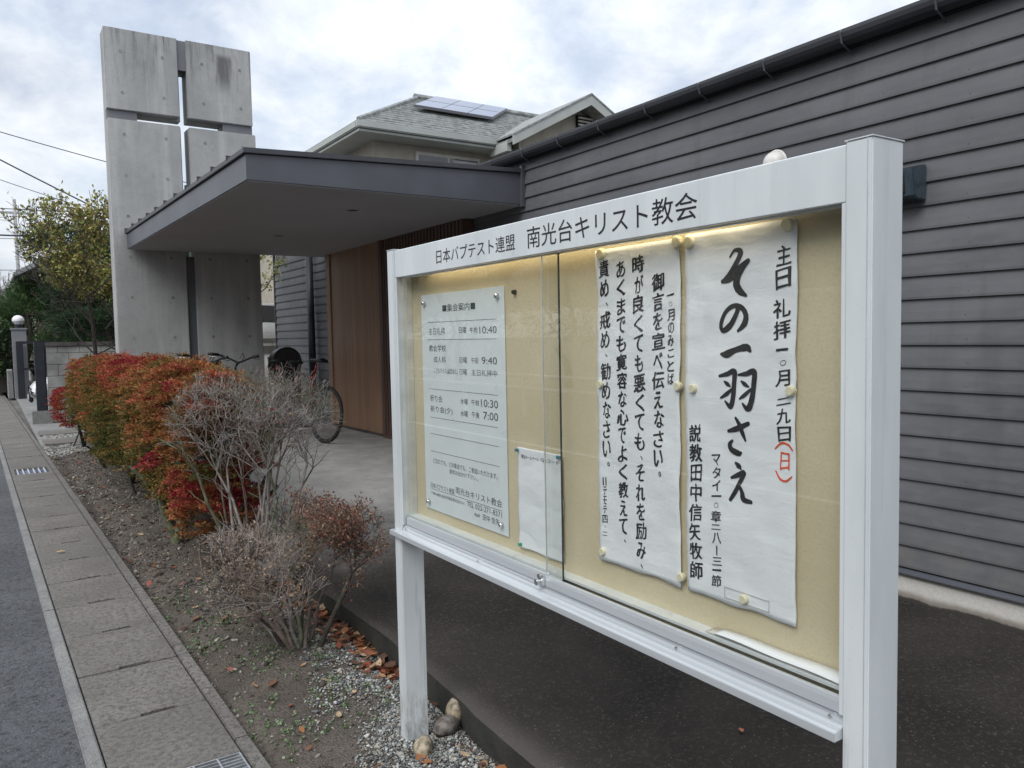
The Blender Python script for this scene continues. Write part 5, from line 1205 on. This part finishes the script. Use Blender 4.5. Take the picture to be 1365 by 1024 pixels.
def twig_branch():
    rg = random.Random(4); t = thing('autumn_branch', 'yellow-leaved branch hanging in the gap beside the dark siding', 'branch', (3.3, 12.9, 2.0)); mb = MB(); tips = []
    pts = [Vector((3.0, 13.1, .3)), Vector((3.15, 13.1, 1.4)), Vector((3.45, 13.0, 2.15)), Vector((3.75, 12.75, 2.45)), Vector((4.0, 12.5, 2.95))]; mb.tube(pts, [.02, .016, .012, .008, .004], 5)
    for i in range(2, 5):
        for k in range(4): grow(mb, pts[i], Vector((rg.gauss(-.3, .4), rg.gauss(0, .4), rg.gauss(.1, .35))).normalized(), .22, .005, 2, lambda q: True, rg, .4, .05, tips, 4, .002)
    mb.build('limb', 'bark_dark', t); rng = np.random.default_rng(9); T = np.array([list(p) for p, _ in tips]); n = 520; P = T[rng.integers(0, len(T), n)] + rng.normal(0, .035, (n, 3))
    V, F, C = leaf_cloud(P, .055, yel[rng.integers(0, 4, n)] * 1.15, None, rng=rng); tag(np_mesh('leaves', V, F, 'leaf', t, C), kind='stuff')
twig_branch()
drk = np.array([(.022, .045, .022), (.03, .058, .025), (.04, .075, .03), (.018, .035, .02), (.05, .085, .035)])
def pine(label, base, pads, n, seed, size=.16, cols=drk, trunk=.14):
    t = thing('pine_tree', label, 'tree', base); rng = np.random.default_rng(seed); rg = random.Random(seed); mb = MB(); zt = max(p[2] for p in pads); q = Vector(base); pts = [q]
    for i in range(6): pts.append(Vector((base[0] + rg.gauss(0, .15), base[1] + rg.gauss(0, .15), base[2] + (zt - base[2]) * (i + 1) / 6)))
    mb.tube(pts, [trunk * (1 - .12 * i) for i in range(7)], 8)
    Ps = []; N = []
    for (x, y, z, hx, hy, hz) in pads:
        k = min(range(7), key=lambda i: abs(pts[i].z - (z - .2))); mb.tube([pts[k], pts[k].lerp(Vector((x, y, z)), .5) + Vector((0, 0, -.1)), Vector((x, y, z - hz * .3))], [.05, .035, .02], 5)
        m_ = int(n * hx * hy * hz ** .5 / sum(p[3] * p[4] * p[5] ** .5 for p in pads)); d = rng.normal(size=(m_, 3)); d /= np.linalg.norm(d, axis=1)[:, None]; d[:, 2] = np.where(rng.random(m_) < .75, np.abs(d[:, 2]), d[:, 2])
        r = rng.uniform(.55, 1.05, m_)[:, None]; P = np.array([x, y, z]) + d * r * np.array([hx, hy, hz]); P += (nz3(P, 2.2, seed) * .22)[:, None] * d; Ps.append(P); N.append(d)
    mb.build('trunk', 'bark_dark', t, smooth=True); P = np.vstack(Ps); N = np.vstack(N); N[:, 2] += .4
    tone = nz3(P, 1.6, seed); c = cols[rng.integers(0, len(cols), len(P))] * (1 + .5 * tone)[:, None] * rng.uniform(.7, 1.4, (len(P), 1))
    V, F, C = leaf_cloud(P, size, c, N, aspect=.16, rng=rng); tag(np_mesh('crown', V, F, 'leaf', t, C), kind='stuff'); return t
pine('broad dark green garden pine massed behind the block wall', (2.6, 26, 0), [(2.6, 26, 3.0, 1.3, 1.3, .8), (3.2, 26, 2.3, 1.6, 1.3, .7), (2.3, 26.2, 2.3, .9, 1.1, .6), (2.9, 26.3, 3.9, 1.2, 1.1, .7), (4.3, 26, 3.3, 1.5, 1.2, .9), (3.4, 26, 1.6, 1.8, 1.2, .5)], 26000, 3, .17)
pine('flat-topped trained pine on props just behind the block wall', (2.35, 20.2, 0), [(2.2, 20.2, 2.12, .95, .6, .22), (1.75, 20.3, 1.95, .5, .5, .18), (2.9, 20.3, 2.2, .9, .6, .25)], 9000, 8, .12, drk * 1.1, .08)
pine('lighter green rounded pine at the far left above the globe pillar', (1.2, 31, 0), [(.95, 31, 2.6, .9, .9, .7), (1.7, 31.5, 3.2, 1.1, .9, .8), (1.75, 30.2, 1.2, .7, .5, .9), (.6, 32, 1.9, .7, .9, .8)], 14000, 14, .15, np.array([(.07, .12, .045), (.09, .15, .05), (.05, .10, .04)]))
pine('tall dark evergreen rising beside the eave of the tiled roof', (3.2, 33, 0), [(3.4, 33, 3.6, 2.2, 1.5, 1.3), (2.6, 33, 5.0, 1.5, 1.3, .9), (5.0, 33, 4.4, 2.2, 1.3, 1.4), (1.6, 33, 2.4, 1.2, 1.2, 1.)], 20000, 18, .2)
hdg = thing('garden_hedge', 'clipped dark green hedge on the far left behind the pillar', 'hedge', (.45, 34, 0)); rng = np.random.default_rng(77); n = 16000
P = rng.uniform([-.15, 29.5, .7], [.72, 42, 2.35], (n, 3)); k = (P[:, 0] < .05 + .25 * rng.random(n)) | (P[:, 2] > 2.05) | (P[:, 1] < 30.2); P = P[k]; P[:, 0] += .12 * nz3(P, 1.5); P[:, 2] += .14 * nz3(P, 1.1)
V, F, C = leaf_cloud(P, .15, np.array([(.03, .06, .02), (.045, .08, .025), (.06, .10, .035), (.02, .04, .015)])[rng.integers(0, 4, len(P))] * rng.uniform(.7, 1.3, (len(P), 1)), None, rng=rng)
tag(np_mesh('foliage', V, F, 'leaf', hdg, C), kind='stuff'); MB().box(.12, .62, 30, 41.6, .1, 1.95).build('inner_branches', 'bark_dark', hdg)
# tall leafless tree stems near the far left
for i, (x, y, h, lab) in enumerate([(.65, 33, 4.6, 'thin bare tree with purple tips rising at the far left'), (.25, 36, 3.9, 'smaller thin bare tree at the left edge by the wires')]):
    t = thing('bare_tree', lab, 'tree', (x, y, 0)); mb = MB(); rg = random.Random(i + 2)
    for k in range(5): grow(mb, Vector((x, y, 0)), Vector((rg.gauss(0, .12), rg.gauss(0, .12), 1)).normalized(), h * .38, .03, 4, lambda q: q.z < h, rg, .25, .5, None, 4, .006, (2, 3), .62)
    mb.build('trunk', 'bark', t)
# neighbour's tiled roof on the left
nh = thing('neighbour_house', 'house on the far left with grey eave showing above the pines', 'house', (3, 35, 0))
MB().box(1.5, 9, 34.5, 42, 0, 4.5).build('wall', 'beige', nh)
rfx = MB().prism([(.95, 4.18), (.95, 4.32), (5.2, 6.2), (9.6, 4.3), (9.6, 4.18), (5.2, 6.0)], 'y', 34.0, 42.5).build('roof', 'tile', nh)
MB().tube([(.93, 34.0, 4.22), (.93, 42.5, 4.22)], .07, 8).build('gutter', 'eave_grey', rfx)
# carport-like eave nearer
ev = thing('gate_roof', 'small grey gabled eave jutting left from the trees', 'roof', (1.9, 30, 0))
MB().prism([(.78, 3.78), (.86, 3.98), (1.5, 4.34), (4.2, 4.44), (4.2, 4.28), (1.55, 4.20)], 'y', 29.6, 31.4).build('roof', 'tile', ev)
MB().box(1.42, 3.9, 29.75, 29.85, 3.98, 4.08).build('beam', 'eave_grey', ev)
for x in (1.75, 3.7): MB().box(x, x + .14, 29.9, 30.04, 0, 4.22).build('post', 'bark_dark', ev)

# ------------------------------------------------------------ two-storey house behind
hs = thing('tiled_house', 'beige two-storey house with grey tiles and solar panel above the canopy', 'house', (10, 20, 0))
x0, y0 = 6.93, 15.55
MB().box(x0, 15.4, y0, 24.4, 0, 5.75).build('wall', 'beige', hs)
wl = MB()
for i in range(1, 9): wl.box(x0 + i * 1.0 - .006, x0 + i * 1.0 + .006, y0 - .004, y0, 3.5, 5.72)
for i in range(40): wl.box(x0 - .003, 15.4, y0 - .003, y0, 3.4 + i * .06, 3.404 + i * .06)
tag(wl.build('siding_joint', 'eave_grey', hs), kind='stuff')
ex0, ey0, p_ = 6.35, 14.95, .55; rx, ry = 2.75, 2.75; rz_ = 5.93 + p_ * 2.75
def rz(y): return 5.93 + p_ * (y - ey0)
mb = MB(); X9 = 16.0
mb.add([(ex0, ey0, 5.93), (X9, ey0, 5.93), (X9, ey0 + ry, rz_), (ex0 + rx, ey0 + ry, rz_), (ex0, 25, 5.93), (X9, 25, 5.93), (X9, 25 - 7, rz_), (ex0 + rx, ey0 + ry + .3, rz_)], [(0, 1, 2, 3), (0, 3, 7, 4), (4, 7, 6, 5), (3, 2, 6, 7)])
hr = mb.build('roof', 'tile', hs)
n = 15
tl = MB(); c1 = MB()
for i in range(n):
    a = i / n; b = (i + 1) / n; ya, yb_ = ey0 + ry * a, ey0 + ry * b; xl = ex0 + rx * a; za = 5.93 + p_ * ry * a; zb = 5.93 + p_ * ry * b
    tl.add([(xl, ya, za + .045), (X9, ya, za + .045), (X9, yb_, zb + .012), (xl + rx / n, yb_, zb + .012), (xl, ya, za), (X9, ya, za)], [(0, 1, 2, 3), (0, 4, 5, 1)])
    xla = ex0 + rx * a; tl.add([(xla, ya, za + .045), (xla, 25, za + .045), (xla + rx / n, 25, zb + .012), (xla + rx / n, yb_, zb + .012), (xla, ya, za), (xla, 25, za)], [(0, 1, 2, 3), (0, 4, 5, 1)])
    tl.add([(xl, ya, za + .046), (X9, ya, za + .046), (X9, ya - .004, za + .0), (xl, ya - .004, za + .0)], [(0, 1, 2, 3)]); x = xl + (.15 if i % 2 else 0) + .1
    while x < 12.4: tl.box(x, x + .012, ya + .004, yb_, za + .03, za + .052); x += .3
tag(tl.build('tile_courses', 'tile', hr), kind='stuff')
MB().tube([(ex0 + rx - .1, ey0 + ry, rz_ + .05), (X9, ey0 + ry, rz_ + .05)], .09, 8).build('ridge', 'tile', hr)
MB().tube([(ex0, ey0, 5.97), (ex0 + rx, ey0 + ry, rz_ + .05)], .05, 6).build('hip', 'tile', hr)
MB().box(ex0 - .05, 9.75, ey0 - .07, ey0 + .03, 5.80, 5.94).build('gutter', 'eave_grey', hr, bevel=.02)
MB().box(ex0 - .053, ex0 + .05, ey0 + .031, 25, 5.80, 5.937).build('gutter', 'eave_grey', hr, bevel=.02)
MB().box(ex0, X9, ey0, 25, 5.74, 5.79).build('eave_soffit', 'eave_grey', hs)
def win(x0_, x1_, z0_, z1_, y, parent):
    w = MB().box(x0_, x1_, y - .05, y + .02, z0_, z1_).build('window', 'trim_white', parent, bevel=.01)
    xm = (x0_ + x1_) / 2
    for a, b in ((x0_ + .07, xm - .03), (xm + .03, x1_ - .07)):
        MB().box(a, b, y - .058, y - .052, z0_ + .07, z1_ - .07).build('pane', 'win_glass', w)
    MB().box(xm + .1, x1_ - .09, y - .062, y - .0585, z0_ + .07, z1_ - .10).build('curtain', 'curtain', w)
win(7.88, 9.50, 4.55, 5.62, y0, hs)
fw = MB().box(x0 - .04, x0 + .02, 16.6, 17.6, 4.4, 5.45).build('window', 'trim_white', hs); MB().box(x0 - .046, x0 - .04, 16.68, 17.52, 4.48, 5.37).build('pane', 'win_glass', fw)
# solar panel
def RP(x, y, h=.0): return (x, y, rz(y) + h)
sp_ = MB(); h0, h1 = .13, .19
def panel(c):
    vs = [RP(x, y, h0) for x, y in c] + [RP(x, y, h1) for x, y in c]
    f = MB().add(vs, FB).build('solar_frame', 'solar_frame', hr)
    mx_ = sum(p[0] for p in c) / 4; my_ = sum(p[1] for p in c) / 4
    MB().add([RP(mx_ + (x - mx_) * .975, my_ + (y - my_) * .96, h1 + .003) for x, y in c], [(0, 1, 2, 3)]).build('solar_cell_sheet', 'solar', f)
for k in range(2):
    ya, yb_ = 16.28 + k * .64, 16.28 + (k + 1) * .64 - .01
    for q in range(3):
        xa = 8.26 + q * .70; panel([(xa + (ya - 16.28), ya), (xa + .695 + (ya - 16.28), ya), (xa + .695 + (yb_ - 16.28), yb_), (xa + (yb_ - 16.28), yb_)])
# gable wing
wy = 14.25; gx0, gz0 = 9.56, 5.85; gp_, gq = 11.73, 7.01; sl = (gq - gz0) / (gp_ - gx0); gx1 = 2 * gp_ - gx0
MB().prism([(gx0 + .5, 0), (gx1 - .5, 0), (gx1 - .5, gz0 + .2), (gp_, gq - .12), (gx0 + .5, gz0 + .2)], 'y', wy + .5, 22).build('wing_wall', 'beige', hs)
rw = MB().prism([(gx0, gz0 - .02), (gp_, gq - .02), (gx1, gz0 - .02), (gx1, gz0 - .10), (gp_, gq - .14), (gx0, gz0 - .10)], 'y', wy, 22).build('wing_roof', 'tile', hs)
for s in (0, 1):
    a, b = (gx0, gp_) if s == 0 else (gx1, gp_)
    MB().prism([(a, gz0 - .17), (a, gz0 + .03), (b, gq + .03), (b, gq - .19)], 'y', wy - .035, wy - .001).build('bargeboard', 'eave_grey', rw)
    MB().prism([(a, gz0 + .035), (a, gz0 + .075), (b, gq + .075), (b, gq + .035)], 'y', wy - .05, 22).build('verge_tile', 'tile', rw)
vt = MB().box(gp_ - .05, gp_ + .40, wy + .42, wy + .49, 6.42, 6.70).build('attic_vent', 'dark_in', hs)
for i in range(3): MB().box(gp_ - .04, gp_ + .39, wy + .40, wy + .42, 6.46 + i * .08, 6.50 + i * .08).build('louvre', 'trim_white', vt)
for i in range(5): MB().box(gx0 + .6 + i * .55, gx0 + .612 + i * .55, wy + .492, wy + .5, 4, 5.95 + .3 * min(i, 4)).build('siding_joint', 'eave_grey', hs)
MB().box(9.55, 9.66, wy + .2, wy + .9, 5.60, 5.80).build('rain_hopper', 'eave_grey', hs)
# house behind the gap beside the slab
gh = thing('white_house', 'pale house with dark framed window seen in the narrow gap', 'house', (8.5, 27, 0))
MB().box(6.4, 11, 24.6, 30, .85, 6.5).build('wall', 'pillar', gh)
w = MB().box(6.55, 7.6, 24.52, 24.62, 3.55, 4.35).build('window', 'trim_white', gh); MB().box(6.63, 7.52, 24.5, 24.515, 3.63, 4.27).build('pane', 'win_glass', w)
MB().box(6.35, 8, 24.3, 24.6, 4.40, 4.50).build('awning', 'curtain', gh)

# ------------------------------------------------------------ wires and pole
def wire(a, b, sag, r, lab, grp='overhead wires on the left'):
    A_, B_ = Vector(a), Vector(b); pts = [A_.lerp(B_, i / 24) + Vector((0, 0, -sag * 4 * (i / 24) * (1 - i / 24))) for i in range(25)]
    tag(MB().tube(pts, r, 6).build('overhead_wire', 'cable'), lab, 'wire', grp)
wire((-9, 34, 11.8), (9.5, 34, 7.6), .35, .016, 'topmost thin wire sloping down towards the concrete slab')
wire((-8, 33, 13.0), (4.8, 31, 5.6), .25, .024, 'thick wire falling most steeply to the tree')
wire((-7, 35, 10.6), (6.0, 35, 6.2), .3, .012, 'thin wire running close under the topmost one')
wire((-9, 38, 7.1), (3.2, 38, 7.15), .05, .016, 'level wire crossing at the height of the tree tips')
wire((-9, 38, 5.9), (3.5, 38, 7.1), .1, .012, 'faint wire rising gently to the right')
wire((-9, 40, 6.35), (3.5, 40, 6.30), .05, .035, 'thickest level cable behind the leaves')
wire((-9, 40, 6.0), (3.2, 40, 6.25), .1, .012, 'faint wire just under the thickest cable')
wire((-9, 42, 4.95), (2.5, 42, 5.0), .05, .014, 'lowest level wire above the far hedge')
up_ = thing('utility_pole', 'pale concrete utility pole behind the globe pillar', 'pole', (1.35, 45, 0))
MB().tube([(1.35, 45, -.1), (1.35, 45, 8.6)], [.10, .07], 14).build('shaft', 'pole', up_, smooth=True)
MB().box(.6, 2.1, 44.95, 45.05, 7.9, 8.0).build('cross_arm', 'zinc', up_)
# far houses down the street
for i, (x, y, w, d, h, lab) in enumerate([(-1.2, 75, 4, 8, 4.2, 'tiny far house with pale roof at the left edge of the street'), (3.0, 95, 7, 8, 6.5, 'far grey house behind the hedge down the street')]):
    fh = thing('far_house', lab, 'house', (x, y, 0)); MB().box(x - w / 2, x + w / 2, y, y + d, -.1, h).build('wall', 'beige', fh); MB().prism([(x - w / 2 - .4, h), (x + w / 2 + .4, h), (x, h + 1.3)], 'y', y - .4, y + d + .4).build('roof', 'tile', fh)

# ------------------------------------------------------------ across the street (seen mirrored in the panes)
ah = thing('opposite_house', 'beige sided house across the street, seen only as a reflection in the panes', 'house', (-9, 6, 0))
MB().box(-16, -8.6, -6, 10.4, .9, 5.6).build('wall', 'beige', ah); MB().box(-16, -8.62, -6, 10.38, -.05, .9).build('foundation', 'block', ah)
MB().prism([(-17, 5.55), (-7.9, 5.55), (-12.4, 7.8)], 'y', -6.8, 11.0).build('roof', 'tile', ah)
for y in (-2.5, 2.4, 6.8):
    w = MB().box(-8.6, -8.55, y, y + 1.7, 2.2, 3.5).build('window', 'trim_white', ah); MB().box(-8.55, -8.54, y + .08, y + 1.62, 2.28, 3.42).build('pane', 'win_glass', w)
sl_ = MB()
for i in range(24): sl_.box(-8.6, -8.588, -6, 10.4, .95 + i * .19, .965 + i * .19)
tag(sl_.build('siding_joint', 'eave_grey', ah), kind='stuff')
gr = thing('guard_rail', 'white guard rail across the street, seen only mirrored in the panes', 'guard rail', (-6.2, 14, 0))
for z in (.55, .8): MB().tube([(-6.2, 10.5, z), (-6.5, 30, z)], .04, 8).build('rail', 'line_white', gr)
for i in range(9): MB().tube([(-6.2 - .015 * i * 2, 10.6 + i * 2.4, -.05), (-6.2 - .015 * i * 2, 10.6 + i * 2.4, .85)], .05, 8).build('post', 'line_white', gr)
for i, (x, y) in enumerate([(-10, 14.5), (-12, 19), (-11, 24), (-14, 30)]):
    pine(['round dark tree', 'spiky dark tree', 'broad dark tree', 'tall dark tree'][i] + ' across the street, seen only mirrored in the panes', (x, y, 0), [(x, y, 2.4, 2.0, 2.0, 1.1), (x + .5, y + .8, 3.4, 1.3, 1.3, 1.0 + .3 * (i % 2)), (x - .8, y - .5, 3.0, 1.2, 1.2, .9)], 5000, 40 + i, .28)
